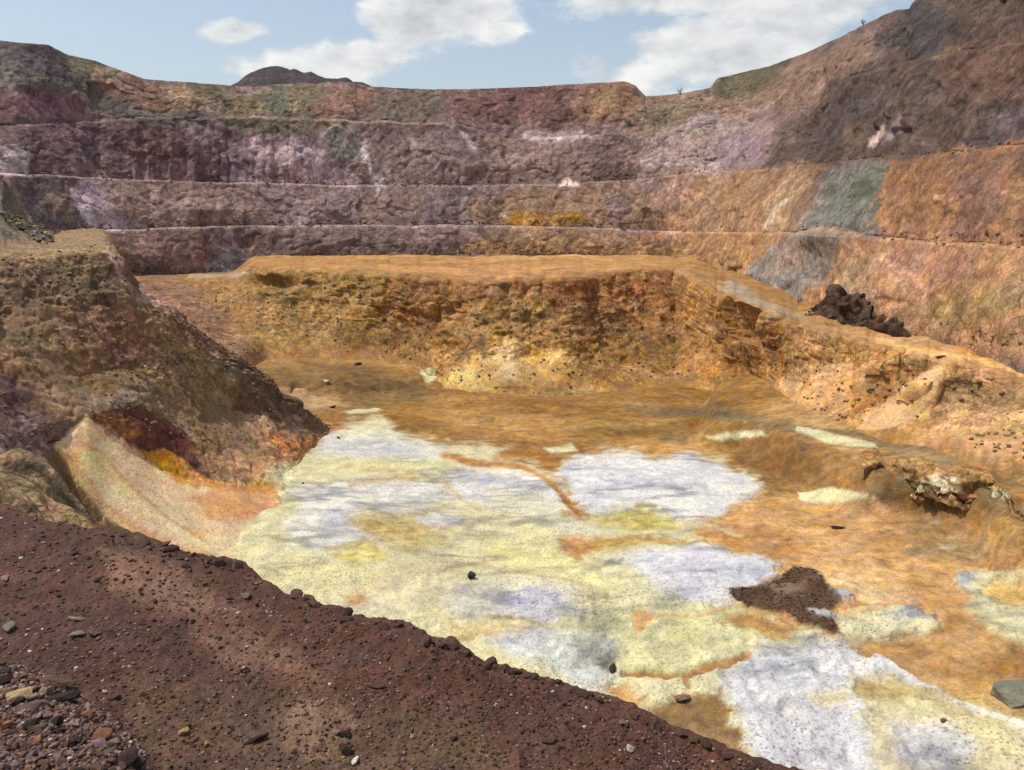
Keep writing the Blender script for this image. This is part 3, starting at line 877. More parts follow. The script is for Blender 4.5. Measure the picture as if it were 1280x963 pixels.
# ------------------------------------------------------------------ pale debris fans poured down the slope below the ramp road
def debris_fan(apex, base, bulge, seed, rgb):
    a0 = at_height(*apex)
    a0[1] -= 0.1
    bp = np.array([at_height(*q) for q in base])
    bp[:, 1] -= 0.9
    u = np.linspace(0, 1, 70)
    k = np.linspace(0, 1, len(base))
    B = np.array([np.interp(u, k, bp[:, i]) for i in range(3)])
    t = np.linspace(0, 1, 64)[:, None]
    spread = (u - 0.5)[None, :] * 2.6
    X = a0[0] * (1 - t) + B[0][None, :] * t + spread * (1 - t)
    Y = a0[1] * (1 - t) + B[1][None, :] * t - bulge * np.sin(np.pi * u)[None, :] * np.sin(np.pi * np.clip(t, 0, 1) ** 0.8) + 1.6 * (np.abs(2 * u - 1) ** 3)[None, :]
    Z = a0[2] * (1 - t) + B[2][None, :] * t - 0.5 * np.sin(np.pi * t) - 0.9 * (np.abs(2 * u - 1) ** 3)[None, :] - 0.7 * (t > 0.97)
    d = fbm(X, Y, Z, 2.4, 3, 0.55, seed) * 0.35 + ridged(X + Z, Y, Z * 0.2, 1.1, 2, 0.5, seed + 3) * 0.10
    Y = Y - d
    c = np.empty(X.shape + (3,)); c[:] = lin(rgb) * A_TERR * 0.86
    c = c * (1 + 0.22 * fbm(X, Y, Z * 0.5, 1.2, 3, 0.6, seed + 7) + 0.16 * fbm(X, Y, Z, 0.4, 2, 0.6, seed + 9))[..., None]
    edge = np.clip(np.abs(2 * u - 1) ** 4, 0, 1)[None, :, None] * 0.5
    c = c * (1 - edge) + lin((150, 112, 66)) * A_TERR * edge
    grid_object('debris_fan', X, Y, Z, c, MAT_MID, crust=np.full(X.shape, 0.12))


debris_fan((1180, 459, -15.0), [(1050, 531, -21.9), (1085, 535, -21.5), (1120, 538, -21.2), (1160, 546, -20.9)], 1.0, 3.0, (212, 164, 106))

# ------------------------------------------------------------------ pit floor: salt crust, ochre clay, low terraces
FLOOR_PTS = [(600, 700, -27.5), (400, 610, -27), (700, 505, -26.9), (560, 500, -26.7), (850, 500, -26.0), (1000, 700, -26.2), (900, 620, -26.9), (1200, 760, -25.4),
             (600, 900, -28), (1280, 900, -26.4), (1250, 700, -24.7), (1100, 640, -24.9), (1000, 900, -27.2), (350, 700, -27), (330, 640, -26.6),
             (440, 520, -26.4), (1400, 800, -24.0), (960, 620, -26.0)]
_ctl = np.array([at_height(a, b, h) for a, b, h in FLOOR_PTS])


def floor_height(x, y):
    """Height of the floor (absolute) from the surveyed points, with its low terraces."""
    num = np.zeros(np.shape(x)); den = np.zeros(np.shape(x))
    for X0, Y0, Z0 in _ctl:
        w = 1.0 / ((x - X0) ** 2 + (y - Y0) ** 2 + 60.0) ** 1.5
        num += w * Z0; den += w
    return num / den


def edge_xy(pts):
    return [tuple(at_height(a, b, h)[:2]) for a, b, h in pts]


RIGHT_TERR = edge_xy([(905, 545, -25.4), (930, 536, -24.8), (965, 540, -24.0), (1010, 556, -22.9), (1060, 572, -22.0), (1090, 578, -21.4), (1160, 584, -21.2),
                      (1250, 606, -20.6), (1285, 640, -20.4), (1420, 700, -20.2), (1600, 640, -19.5), (1400, 520, -19.5), (1100, 500, -20.8), (960, 480, -24.4), (900, 500, -25.6)])
LEFT_TERR = edge_xy([(300, 455, -23.2), (350, 462, -23.4), (430, 462, -23.6), (500, 462, -24.4), (555, 458, -25.6), (560, 440, -25.6), (420, 415, -23), (280, 420, -23)])


def terraces(x, y, h):
    wob = fbm(x, y, y * 0, 9, 3, 0.5, 33.0) * 1.2
    s = signed_dist(RIGHT_TERR, x + wob, y + wob)
    top = np.interp(x, [20, 32, 42, 60], [-25.2, -22.4, -20.9, -19.9]) + EYE
    k = smoothstep(-2.4 - 0.6 * smoothstep(36, 28, x), 0.2, s)
    h = h * (1 - k) + np.maximum(top, h) * k
    s2 = signed_dist(LEFT_TERR, x + wob, y + wob)
    k2 = smoothstep(-9.0, 1.0, s2)
    top2 = np.interp(x, [-40, -12, -8], [-24.6, -25.2, -26.2]) + EYE
    return h * (1 - k2) + np.maximum(top2, h) * k2, k, k2


px = columns(150, 1420, 215, 1296, 1.5, 8.0)
NR = 330
# rows evenly spread over the picture's height, from under the terrace to below the ledge
pyr = np.concatenate([np.linspace(400, 470, 20, endpoint=False), np.linspace(470, 640, 230, endpoint=False), np.linspace(640, 975, 220), np.linspace(985, 1150, 8)])
gx, gy = np.meshgrid(px, pyr)
P = at_height(gx, gy, -26.6)
X, Y = P[0], P[1]
Zb = floor_height(X, Y)
Zt, kr, kl = terraces(X, Y, Zb)
# paint on the true pixel of each point
PX, PY = project(X, Y, Zt)
c = np.empty(X.shape + (3,)); c[:] = lin((196, 140, 74)) * A_FLOOR
O1, O2, LEM, WHI, LAV = (202, 140, 72), (168, 116, 48), (226, 219, 152), (226, 222, 210), (212, 209, 208)
PALE = [
    [(300, 640), (345, 590), (375, 566), (420, 545), (440, 525), (478, 525), (500, 544), (545, 552), (560, 562), (605, 555), (636, 561), (628, 572), (596, 578),
     (556, 572), (590, 583), (655, 580), (690, 600), (722, 642), (716, 652), (742, 640), (700, 606), (690, 592), (722, 569), (800, 567), (812, 578), (858, 568),
     (895, 572), (930, 590), (951, 610), (922, 630), (872, 650), (862, 664), (880, 678), (975, 705), (968, 722), (922, 735), (908, 752), (880, 772), (930, 780), (960, 796),
     (1020, 788), (1060, 806), (1110, 832), (1200, 878), (1300, 915), (1300, 1010), (700, 1010), (330, 760), (290, 700)],
    [(1045, 776), (1080, 764), (1130, 755), (1176, 776), (1160, 794), (1090, 802), (1050, 798)],
    [(1195, 716), (1240, 714), (1300, 722), (1300, 822), (1250, 800), (1212, 772)],
    [(885, 546), (950, 538), (958, 545), (905, 553)],
    [(998, 533), (1040, 542), (1092, 552), (1095, 558), (1040, 555), (995, 540)],
    [(994, 616), (1040, 612), (1095, 622), (1060, 630), (1000, 626)],
    [(525, 462), (552, 460), (554, 474), (530, 476)],
    [(430, 515), (470, 508), (480, 513), (440, 519)],
    [(680, 560), (715, 556), (722, 562), (690, 566)],
]
FLOOR = [
    ('a', [(100, 380), (1500, 380), (1500, 545), (900, 560), (560, 572), (430, 560), (300, 560)], O2, 8, 6, 1),
    ('a', [(250, 420), (560, 428), (580, 470), (420, 470), (300, 465)], (176, 126, 62), 5, 5, 0.9),
    ('a', [(300, 456), (430, 458), (500, 470), (560, 495), (480, 500), (400, 492), (330, 480)], (136, 100, 52), 5, 6, 0.85),
    ('a', [(420, 480), (520, 478), (545, 500), (470, 510), (410, 500)], (124, 92, 48), 5, 6, 0.7),
    ('a', [(330, 480), (400, 492), (430, 505), (380, 520), (330, 510)], (190, 146, 96), 5, 6, 0.8),
    ('a', [(540, 500), (700, 500), (760, 530), (680, 555), (560, 545)], (184, 128, 60), 8, 8, 0.8),
    ('a', [(620, 498), (720, 495), (760, 505), (660, 512)], (148, 98, 40), 5, 6, 0.7),
    ('a', [(690, 520), (860, 530), (900, 550), (760, 545)], (140, 100, 42), 5, 7, 0.75),
    ('a', [(730, 560), (880, 545), (900, 575), (830, 582), (780, 572)], (206, 148, 72), 6, 6, 0.85),
    ('a', [(560, 570), (690, 565), (720, 575), (690, 600), (640, 582)], (184, 122, 52), 5, 6, 0.8),
    ('a', [(340, 535), (430, 528), (440, 545), (350, 572), (300, 590)], (196, 128, 66), 5, 6, 0.9),
    (('l', 4), [(690, 535), (770, 528), (850, 524)], (200, 150, 80), 4, 5, 0.6),
    ('a', [(815, 512), (900, 506), (950, 520), (880, 524)], (128, 106, 68), 4, 4, 0.9),
    ('a', [(820, 545), (860, 546), (860, 556), (830, 552)], (122, 98, 62), 3, 4, 0.8),
    # terrace on the right and its track
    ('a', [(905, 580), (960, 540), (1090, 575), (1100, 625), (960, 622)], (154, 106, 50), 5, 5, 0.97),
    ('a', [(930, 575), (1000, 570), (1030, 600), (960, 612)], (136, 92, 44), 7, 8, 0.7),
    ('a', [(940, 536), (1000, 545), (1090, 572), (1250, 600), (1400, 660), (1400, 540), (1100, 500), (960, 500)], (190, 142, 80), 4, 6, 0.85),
    ('a', [(780, 506), (880, 508), (960, 520), (1020, 534), (1090, 541), (1180, 560), (1300, 590), (1300, 616), (1180, 582), (1090, 562), (980, 540), (890, 525), (800, 518)],
     (138, 110, 68), 3, 5, 0.8),
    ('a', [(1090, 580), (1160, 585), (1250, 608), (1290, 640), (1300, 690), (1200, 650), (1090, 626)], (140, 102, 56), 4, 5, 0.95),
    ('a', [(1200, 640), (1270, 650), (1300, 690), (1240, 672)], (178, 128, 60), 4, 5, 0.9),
    # salt fields
] + [('a', p, (226, 216, 160), 6.5 if i_ < 3 else 2.2, 8 if i_ < 3 else 4, 1.0) for i_, p in enumerate(PALE)] + [
    ('a', [(440, 634), (540, 632), (570, 655), (525, 690), (455, 684), (430, 660)], (200, 166, 88), 8, 9, 0.85),
    ('a', [(380, 610), (470, 588), (560, 600), (600, 615), (540, 632), (440, 645), (425, 700), (385, 695), (350, 672)], WHI, 7, 8, 0.9),
    ('a', [(395, 645), (425, 640), (470, 675), (430, 700), (400, 680)], LAV, 6, 8, 0.8),
    ('a', [(400, 540), (480, 545), (560, 560), (540, 578), (460, 572), (395, 570)], (220, 218, 206), 6, 7, 0.85),
    ('a', [(450, 562), (530, 560), (525, 574), (460, 574)], (192, 194, 204), 5, 6, 0.6),
    ('a', [(380, 572), (540, 578), (560, 592), (420, 600), (370, 590)], (224, 214, 152), 6, 6, 0.7),
    (('l', 5), [(440, 608), (480, 598), (520, 594)], (206, 160, 84), 4, 5, 0.7),
    ('a', [(560, 592), (640, 582), (692, 606), (722, 645), (650, 640), (575, 625)], WHI, 5, 6, 0.95),
    ('a', [(596, 596), (625, 592), (630, 602), (600, 606)], (184, 186, 204), 4, 4, 0.7),
    ('a', [(600, 610), (680, 616), (720, 650), (640, 648)], (226, 218, 160), 7, 7, 0.6),
    ('a', [(690, 592), (722, 569), (800, 567), (812, 578), (858, 568), (930, 590), (951, 610), (922, 630), (872, 650), (800, 640), (740, 642)], (228, 226, 218), 4, 5, 0.97),
    (('l', 5), [(770, 598), (820, 610), (880, 612)], (182, 184, 198), 4, 7, 0.6),
    (('l', 4), [(840, 592), (900, 592), (930, 604)], (188, 190, 204), 4, 6, 0.5),
    (('l', 3), [(745, 607), (765, 609)], (184, 186, 200), 3, 5, 0.6),
    ('a', [(738, 648), (790, 632), (835, 640), (850, 658), (780, 664)], (216, 198, 100), 6, 5, 0.85),
    (('l', 2.5), [(796, 632), (820, 633)], (166, 142, 70), 2, 2, 0.8),
    ('a', [(525, 642), (565, 640), (575, 654), (530, 656)], (222, 220, 220), 4, 5, 0.8),
    ('a', [(660, 640), (760, 664), (860, 664), (840, 680), (700, 672)], (226, 222, 190), 6, 6, 0.7),
    ('a', [(600, 668), (700, 690), (780, 730), (760, 742), (640, 715)], (228, 218, 140), 8, 8, 0.7),
    ('a', [(690, 676), (745, 668), (820, 666), (860, 676), (760, 684), (728, 694), (720, 706), (705, 692)], (206, 138, 62), 3.5, 5, 0.9),
    ('a', [(740, 672), (860, 668), (860, 680), (750, 690)], (216, 186, 96), 5, 6, 0.7),
    ('a', [(765, 695), (860, 682), (975, 705), (965, 724), (905, 762), (835, 745), (800, 716)], (220, 218, 218), 5, 6, 0.92),
    ('a', [(755, 700), (778, 700), (776, 708), (756, 708)], (146, 146, 140), 3, 3, 0.8),
    ('a', [(920, 706), (965, 708), (950, 724), (905, 722)], (184, 190, 200), 6, 6, 0.6),
    ('a', [(840, 700), (880, 695), (900, 735), (860, 745)], (200, 190, 206), 8, 8, 0.5),
    ('a', [(470, 715), (540, 700), (610, 702), (570, 718), (520, 728), (470, 738)], (200, 180, 140), 6, 7, 0.6),
    (('l', 2.5), [(545, 718), (575, 710), (605, 703)], (168, 146, 110), 3, 5, 0.7),
    ('a', [(420, 740), (500, 722), (560, 740), (520, 770), (450, 775)], (226, 208, 164), 8, 8, 0.7),
    ('a', [(430, 748), (460, 744), (462, 756), (440, 762)], (212, 152, 84), 4, 5, 0.8),
    ('a', [(560, 735), (690, 725), (730, 760), (640, 780), (560, 775)], (222, 214, 190), 8, 9, 0.8),
    ('a', [(620, 755), (660, 738), (690, 742), (725, 770), (680, 785), (640, 775)], (196, 196, 212), 7, 8, 0.75),
    ('a', [(560, 790), (650, 775), (700, 790), (640, 806), (580, 808)], (222, 188, 116), 6, 8, 0.8),
    ('a', [(600, 800), (680, 790), (760, 800), (776, 835), (740, 866), (690, 845), (635, 826)], (200, 204, 208), 7, 8, 0.85),
    ('a', [(715, 800), (760, 792), (778, 815), (765, 836), (720, 830)], (150, 148, 136), 7, 7, 0.8),
    ('a', [(745, 825), (772, 818), (768, 840), (750, 838)], (96, 84, 66), 4, 5, 0.8),
    ('a', [(782, 770), (905, 758), (1000, 792), (900, 815), (850, 850), (790, 850), (775, 815)], (228, 222, 152), 8, 8, 0.85),
    ('a', [(790, 766), (818, 772), (812, 788), (792, 796)], (200, 136, 66), 3, 5, 0.9),
    ('a', [(758, 862), (788, 850), (812, 880), (840, 896), (800, 888), (765, 880)], (206, 146, 72), 4, 6, 0.9),
    (('l', 4), [(780, 842), (860, 845), (935, 822)], (200, 140, 70), 2.5, 5, 0.95),
    (('l', 3), [(858, 845), (862, 862)], (204, 146, 76), 3, 4, 0.8),
    ('a', [(862, 838), (930, 820), (940, 828), (870, 848)], (204, 144, 74), 3, 5, 0.85),
    ('a', [(800, 895), (850, 872), (900, 866), (926, 925), (930, 960), (860, 925)], (160, 116, 62), 4, 6, 0.95),
    ('a', [(895, 850), (960, 812), (1040, 800), (1112, 836), (1062, 860), (1080, 900), (1100, 990), (955, 990), (925, 905)], (224, 222, 220), 7, 8, 0.92),
    ('a', [(945, 880), (1000, 870), (1060, 920), (1040, 980), (965, 960)], (198, 190, 194), 8, 8, 0.5),
    ('a', [(960, 862), (1010, 866), (1070, 858), (1060, 846), (980, 848)], (188, 190, 200), 6, 7, 0.5),
    ('a', [(1060, 842), (1100, 846), (1160, 872), (1120, 880), (1070, 872)], (206, 172, 96), 5, 6, 0.85),
    ('a', [(1010, 868), (1060, 864), (1060, 884), (1020, 882)], (216, 194, 116), 5, 6, 0.7),
    ('a', [(1090, 880), (1200, 890), (1300, 930), (1300, 1000), (1100, 1000)], (222, 206, 156), 8, 8, 0.7),
    ('a', [(1115, 905), (1180, 905), (1220, 940), (1180, 975), (1120, 950)], (216, 214, 216), 8, 8, 0.7),
    (('l', 5), [(1095, 822), (1140, 850), (1200, 880), (1300, 918)], (226, 226, 222), 3, 3, 0.9),
    (('l', 4), [(1105, 845), (1180, 880), (1240, 905)], (196, 160, 92), 4, 4, 0.6),
    # clay gullies
    (('l', 3.2), [(556, 571), (596, 580), (655, 584), (692, 606), (708, 624), (724, 644)], (196, 128, 56), 2, 2, 0.95),
    ('a', [(700, 634), (720, 640), (728, 650), (702, 646)], (206, 146, 76), 3, 3, 0.8),
    (('l', 2.4), [(905, 765), (870, 776), (835, 772), (800, 790)], (208, 158, 86), 2.4, 5, 0.8),
    (('l', 2.2), [(430, 585), (500, 590), (560, 604), (600, 640)], (212, 176, 104), 2.6, 6, 0.6),
    (('l', 2.2), [(600, 705), (640, 720), (690, 726), (760, 742)], (206, 182, 120), 2.6, 6, 0.6),
    (('l', 3.0), [(655, 742), (690, 752), (710, 768)], (170, 172, 190), 3.0, 5, 0.6),
    (('l', 3.0), [(600, 597), (640, 600), (672, 606)], (186, 188, 204), 3.0, 5, 0.6),
    (('l', 3.0), [(400, 655), (430, 662), (470, 690)], (184, 186, 202), 3.0, 5, 0.6),
    ('a', [(405, 690), (460, 676), (490, 700), (440, 712)], (222, 196, 92), 3, 6, 0.7),
    ('a', [(770, 640), (800, 632), (840, 650), (790, 660)], (212, 194, 92), 3, 5, 0.6),
    # right-hand clay pan
    ('a', [(872, 662), (935, 634), (1100, 634), (1240, 680), (1300, 712), (1200, 716), (1210, 780), (1050, 745), (975, 704)], (206, 148, 82), 5, 6, 0.97),
    ('a', [(880, 662), (960, 655), (1040, 690), (980, 704), (900, 682)], (198, 134, 68), 6, 7, 0.8),
    (('l', 3), [(895, 656), (925, 668)], (224, 196, 140), 3, 5, 0.7),
    ('a', [(1100, 638), (1170, 640), (1240, 678), (1180, 680), (1140, 668)], (172, 132, 78), 7, 7, 0.85),
    ('a', [(1140, 680), (1190, 672), (1245, 690), (1215, 704), (1150, 700)], (152, 122, 76), 6, 6, 0.85),
    ('a', [(1172, 680), (1195, 682), (1192, 688), (1176, 686)], (206, 190, 130), 2, 2, 0.8),
    (('l', 4), [(1000, 705), (1080, 715), (1150, 722)], (214, 160, 96), 5, 6, 0.7),
    ('a', [(1030, 720), (1100, 730), (1150, 750), (1080, 756)], (216, 176, 120), 6, 8, 0.7),
    ('a', [(1080, 806), (1170, 795), (1210, 780), (1300, 830), (1300, 880), (1190, 868), (1120, 830)], (208, 154, 88), 6, 7, 0.95),
    ('a', [(1240, 815), (1300, 825), (1300, 855), (1230, 845)], (192, 124, 62), 6, 7, 0.7),
    ('a', [(1140, 860), (1230, 872), (1300, 895), (1300, 912), (1210, 880)], (214, 182, 102), 5, 6, 0.8),
    ('a', [(1105, 770), (1140, 760), (1160, 772), (1130, 780)], (190, 192, 192), 5, 5, 0.75),
    ('a', [(1200, 720), (1222, 718), (1216, 740), (1204, 736)], (176, 180, 186), 4, 4, 0.8),
    ('a', [(1225, 745), (1245, 728), (1300, 732), (1300, 770), (1265, 760)], (212, 156, 58), 5, 6, 0.85),
    # dark crust
    ('a', [(905, 742), (945, 736), (975, 722), (990, 708), (1025, 714), (1040, 738), (1052, 756), (1035, 768), (1052, 796), (1010, 786), (985, 770), (930, 768)], (92, 64, 44), 3, 6, 0.95),
    ('a', [(885, 780), (930, 770), (1000, 788), (990, 800), (950, 792)], (194, 132, 66), 4, 6, 0.9),
    ('a', [(960, 735), (1010, 730), (1005, 742), (965, 745)], (150, 116, 96), 4, 4, 0.7),
    ('a', [(1010, 766), (1036, 768), (1050, 778), (1020, 776)], (196, 198, 190), 2.5, 3, 0.9),
    ('a', [(1036, 742), (1058, 740), (1066, 750), (1046, 752)], (190, 194, 192), 3, 3, 0.8),
    # overhang rocks of the right terrace
    ('a', [(1120, 594), (1190, 600), (1200, 614), (1150, 612), (1110, 622), (1100, 628), (1120, 606)], (196, 188, 142), 3, 5, 0.15),
    ('a', [(1225, 606), (1255, 616), (1258, 626), (1220, 640), (1205, 648), (1228, 626)], (186, 184, 138), 3, 5, 0.15),
    ('a', [(1185, 622), (1220, 620), (1215, 634), (1180, 630)], (178, 124, 72), 3, 4, 0.15),
    ('a', [(1085, 600), (1100, 604), (1104, 620), (1088, 622)], (190, 180, 130), 3, 4, 0.15),
]
flat = c.reshape(-1, 3)
ppx, ppy = PX.ravel(), PY.ravel()
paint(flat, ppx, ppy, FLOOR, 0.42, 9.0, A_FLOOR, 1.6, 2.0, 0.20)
c = flat.reshape(c.shape)
pale = smoothstep(0.30, 0.62, c[..., 2] / (c[..., 0] + 1e-6))        # where salt lies
dark_crust = smoothstep(-4, 4, signed_dist(FLOOR[-9][1], ppx, ppy)).reshape(PX.shape)
m1 = fbm(X, Y, Y * 0, 7.0, 3, 0.55, 51.0)[..., None]
m2 = fbm(X, Y, Zt * 1.3, 1.6, 3, 0.6, 61.0)[..., None]
m3 = fbm(X * 0.5, Y * 1.3, Zt * 2.0, 2.6, 3, 0.55, 66.0)[..., None]
c = c * (1 + 0.12 * m1 + 0.20 * m2)
c = c * (1 + (1 - pale[..., None]) * m3 * 0.35)
yel = np.clip(m1 * 1.4 + m2 * 0.5, -0.2, 1) * pale[..., None]
c = c * (1 + yel * np.array([0.05, 0.03, -0.16]))
# clay: darker and paler washes, dried in patches
clay = (1 - pale)[..., None]
p1 = fbm(X + 0.5 * Y, Y * 1.3, Y * 0, 13.0, 4, 0.6, 161.0)[..., None]
p2 = fbm(X, Y * 1.5, Zt * 2.0, 4.0, 3, 0.6, 171.0)[..., None]
c = c * (1 + clay * np.array([0.0, 0.03, 0.05]))
c = c * (1 + clay * (np.clip(p1 * 1.5, -0.45, 0.5) * np.array([0.35, 0.45, 0.55]) + p2 * 0.30))
# grey streaks and dark grit in the salt
st1 = ridged(X * 0.30 + Y * 0.12, Y * 0.9, Y * 0, 2.4, 3, 0.6, 115.0)
st2 = fbm(X, Y, Y * 0, 9.0, 2, 0.5, 121.0)
streak = np.clip((st1 - 0.42) * 2.6, 0, 1) * np.clip(st2 * 2.4 + 0.35, 0, 1) * pale
c = c * (1 - streak[..., None] * np.array([0.50, 0.49, 0.42]))
grit = 0.0 * np.clip((fbm(X, Y, Y * 0, 0.55, 1, 0.7, 131.0) - 0.10) * 5, 0, 1) * np.clip(fbm(X, Y, Y * 0, 6.0, 2, 0.5, 141.0) * 2.2 + 0.35, 0, 1) * pale
c = c * (1 - grit[..., None] * 0.38)
stain_mask = (c[..., 0] < 0.17) & (dark_crust > 0.0)
# relief
rough = 0.30 + 0.5 * smoothstep(50, 20, Y)
relief = fbm(X, Y, Y * 0, 11.0, 3, 0.5, 71.0) * 0.55
relief = relief + smoothstep(95, 40, Y) * pale * (0.10 + 0.34 * np.abs(fbm(X, Y, Y * 0, 3.6, 2, 0.5, 77.0)) + 0.25 * fbm(X, Y, Y * 0, 8.0, 2, 0.5, 78.0))
relief = relief + (0.08 + 0.10 * pale) * ridged(X, Y, Y * 0, 1.1, 1, 0.5, 87.0) * smoothstep(62, 44, Y)
relief = relief + dark_crust * (0.06 + 0.20 * ridged(X, Y, Y * 0, 1.3, 2, 0.6, 97.0))
face = np.clip(kr * (1 - kr) * 4, 0, 1)
rocky = face * smoothstep(30, 42, X)
relief = relief + rocky * (1.3 * ridged(X, Y, Zt, 3.0, 3, 0.6, 101.0) - 0.3) + face * 0.35 * ridged(X, Y, Zt, 3.5, 2, 0.5, 107.0)
relief = relief + np.clip(kl * (1 - kl) * 4, 0, 1) * 0.5 * facets(X, Y, Zt, 2.2, 21)
relief = relief + (1 - pale) * 0.22 * fbm(X, Y, Y * 0, 2.6, 3, 0.6, 181.0) + (1 - pale) * smoothstep(80, 100, Y) * 0.5 * fbm(X, Y, Y * 0, 9.0, 2, 0.5, 191.0)
relief = np.where(Y > 55, blur(relief, 2), relief)
Z = Zt + relief
grid_object('pit_floor', X, Y, Z, c, MAT_FLOOR, crust=np.clip(pale * (0.35 + 0.9 * np.clip(fbm(X, Y, Y * 0, 7.0, 3, 0.5, 141.0) * 2 + 0.4, 0, 1)), 0, 1))
FLOORGRID = (X, Y, Z, PX, PY)

# ------------------------------------------------------------------ undercut scarp of the right terrace
px = np.arange(1080, 1340, 1.2)
lip_py = smooth_1d(poly([(1080, 586), (1090, 580), (1102, 577), (1130, 585), (1160, 591), (1185, 599), (1200, 604), (1225, 601), (1240, 603), (1254, 614), (1262, 626), (1276, 645), (1300, 668), (1340, 700)], px), 5)
lip_z = poly([(1080, -22.0), (1160, -21.3), (1250, -20.9), (1280, -21.6), (1340, -22.0)], px)
s_lip = at_height(px, lip_py, lip_z)
wob = fbm(px, px * 0, px * 0, 30, 3, 0.6, 17.0)
s_back = s_lip.copy(); s_back[1] += 4.0; s_back[0] += 1.2; s_back[2] += 0.05
s_top = s_lip.copy(); s_top[1] += 1.6; s_top[0] += 0.4; s_top[2] += 0.25
s_nose = s_lip.copy(); s_nose[2] -= 0.9; s_nose[1] -= 0.1
deep = 0.5 + 2.2 * np.clip(wob + 0.1, 0, 1)
s_in = s_lip.copy(); s_in[2] -= 1.3; s_in[1] += deep
s_mid = s_lip.copy(); s_mid[2] -= 2.1; s_mid[1] -= 0.3 + wob * 1.6
s_base = at_height(px, poly([(1080, 622), (1130, 629), (1160, 634), (1200, 642), (1240, 660), (1280, 692), (1340, 720)], px), poly([(1080, -25.0), (1200, -24.9), (1340, -24.6)], px))
s_und = s_base.copy(); s_und[1] -= 1.0; s_und[2] -= 1.2
X, Y, Z, A = loft([s_back, s_top, s_lip, s_nose, s_in, s_mid, s_base, s_und], [8, 10, 8, 14, 16, 22, 4], [0.0, 0.3, 0.5, 0.5, 0.6, 1.0, 0.6, 0.0])
PX, PY = project(X, Y, Z)
nrm = normals(X, Y, Z)
ends = smoothstep(1080, 1096, px)[None, :]
d = facets(X, Y, Z, 1.3, 11) * 0.55 + facets(X, Y, Z, 0.55, 12) * 0.22 + fbm(X, Y, Z, 2.5, 2, 0.5, 7.0) * 0.5
d = blur(d * A * ends, 1)
X = X + nrm[..., 0] * d; Y = Y + nrm[..., 1] * d; Z = Z + nrm[..., 2] * d
c = np.empty(X.shape + (3,)); c[:] = lin((150, 112, 62)) * A_TERR
flat = c.reshape(-1, 3)
paint(flat, PX.ravel(), PY.ravel(), [
    ('a', [(1110, 592), (1195, 600), (1205, 616), (1150, 614), (1112, 626), (1100, 628), (1112, 606)], (200, 192, 150), 4, 8, 0.9),
    ('a', [(1225, 606), (1255, 616), (1258, 628), (1222, 642), (1205, 650), (1228, 628)], (186, 184, 140), 4, 6, 0.9),
    ('a', [(1150, 616), (1240, 630), (1250, 660), (1160, 640)], (116, 86, 56), 4, 8, 0.85),
    ('a', [(1186, 620), (1222, 618), (1215, 634), (1182, 630)], (178, 124, 76), 3, 4, 0.85),
    ('a', [(1250, 640), (1340, 660), (1340, 740), (1250, 670)], (172, 124, 60), 4, 8, 0.8),
    ('a', [(1080, 596), (1100, 600), (1106, 622), (1080, 624)], (196, 184, 132), 4, 5, 0.7),
], 0.8, 55.0, A_TERR, 1.0, 1.0, 0.2)
c = palette(flat.reshape(c.shape), X, Y, Z, 0.5, 2.4, 47.0, pink=(1.08, 0.94, 0.86), tan=(1.12, 1.06, 0.86), dark=0.5)
c *= (1 + 0.5 * fbm(X, Y, Z, 0.4, 2, 0.6, 89.0))[..., None]
grid_object('rock_scarp', X, Y, Z, c, MAT_MID)
SCARP = (X, Y, Z, PX, PY)

# ------------------------------------------------------------------ left spur: benches stepping down to the floor, sulphur chute
px = columns(-260, 470, -16, 470, 1.5, 8.0)
def row(py_pts, d_pts, n=7):
    return at_depth(px, smooth_1d(poly(py_pts, px), n), smooth_1d(poly(d_pts, px), n))
c1 = row([(-260, 352), (0, 331), (60, 322), (130, 316), (148, 322), (163, 345), (176, 368), (215, 382), (245, 408), (280, 441), (312, 455), (335, 470), (350, 490),
          (385, 517), (420, 538), (470, 562)],
         [(-260, 45), (0, 72), (130, 78), (176, 81), (245, 84), (312, 87), (385, 91), (420, 97), (470, 99)])
top = c1.copy()
kk = smoothstep(175, 130, px)
topD = 150 * kk + (c1[1] + 9) * (1 - kk)
topD = np.where(px < 0, np.interp(px, [-260, 0], [80, 150]), topD)
top[0] = c1[0] * topD / c1[1]
top[1] = topD
top[2] = c1[2] + 0.6 * kk - 7.0 * (1 - kk)
scree = at_depth(px, poly([(-260, 120), (-40, 200), (0, 228), (18, 256), (40, 280), (62, 297), (80, 303), (470, 303)], px), np.interp(px, [-260, 0, 80], [75, 112, 125]))
ks = smoothstep(84, 60, px)
top = top * (1 - ks) + scree * ks
topm = c1 * 0.86 + top * 0.14; topm[2] = c1[2] * (0.86 + 0.14 * kk) + 0.14 * (1 - kk) * top[2] + 0.2 * kk
c2 = row([(-260, 430), (0, 401), (60, 394), (130, 389), (165, 388), (215, 394), (245, 416), (280, 449), (312, 462), (335, 478), (350, 497), (385, 522), (420, 541), (470, 563)],
         [(-260, 38), (0, 66), (130, 73), (176, 76), (245, 82), (312, 86), (385, 90.4), (420, 96), (470, 98)])
c3 = row([(-260, 540), (0, 474), (100, 470), (200, 455), (260, 449), (290, 456), (312, 468), (335, 484), (350, 501), (385, 525), (420, 543), (470, 564)],
         [(-260, 30), (0, 58), (100, 67), (200, 74), (260, 80), (312, 85), (385, 89.8), (420, 95), (470, 97)])
c4 = row([(-260, 620), (0, 546), (60, 532), (110, 517), (170, 508), (230, 506), (280, 512), (320, 522), (350, 526), (385, 533), (420, 547), (470, 566)],
         [(-260, 24), (0, 50), (60, 57), (110, 62), (170, 67), (230, 73.5), (280, 79.5), (320, 83), (385, 89), (420, 94), (470, 96)])
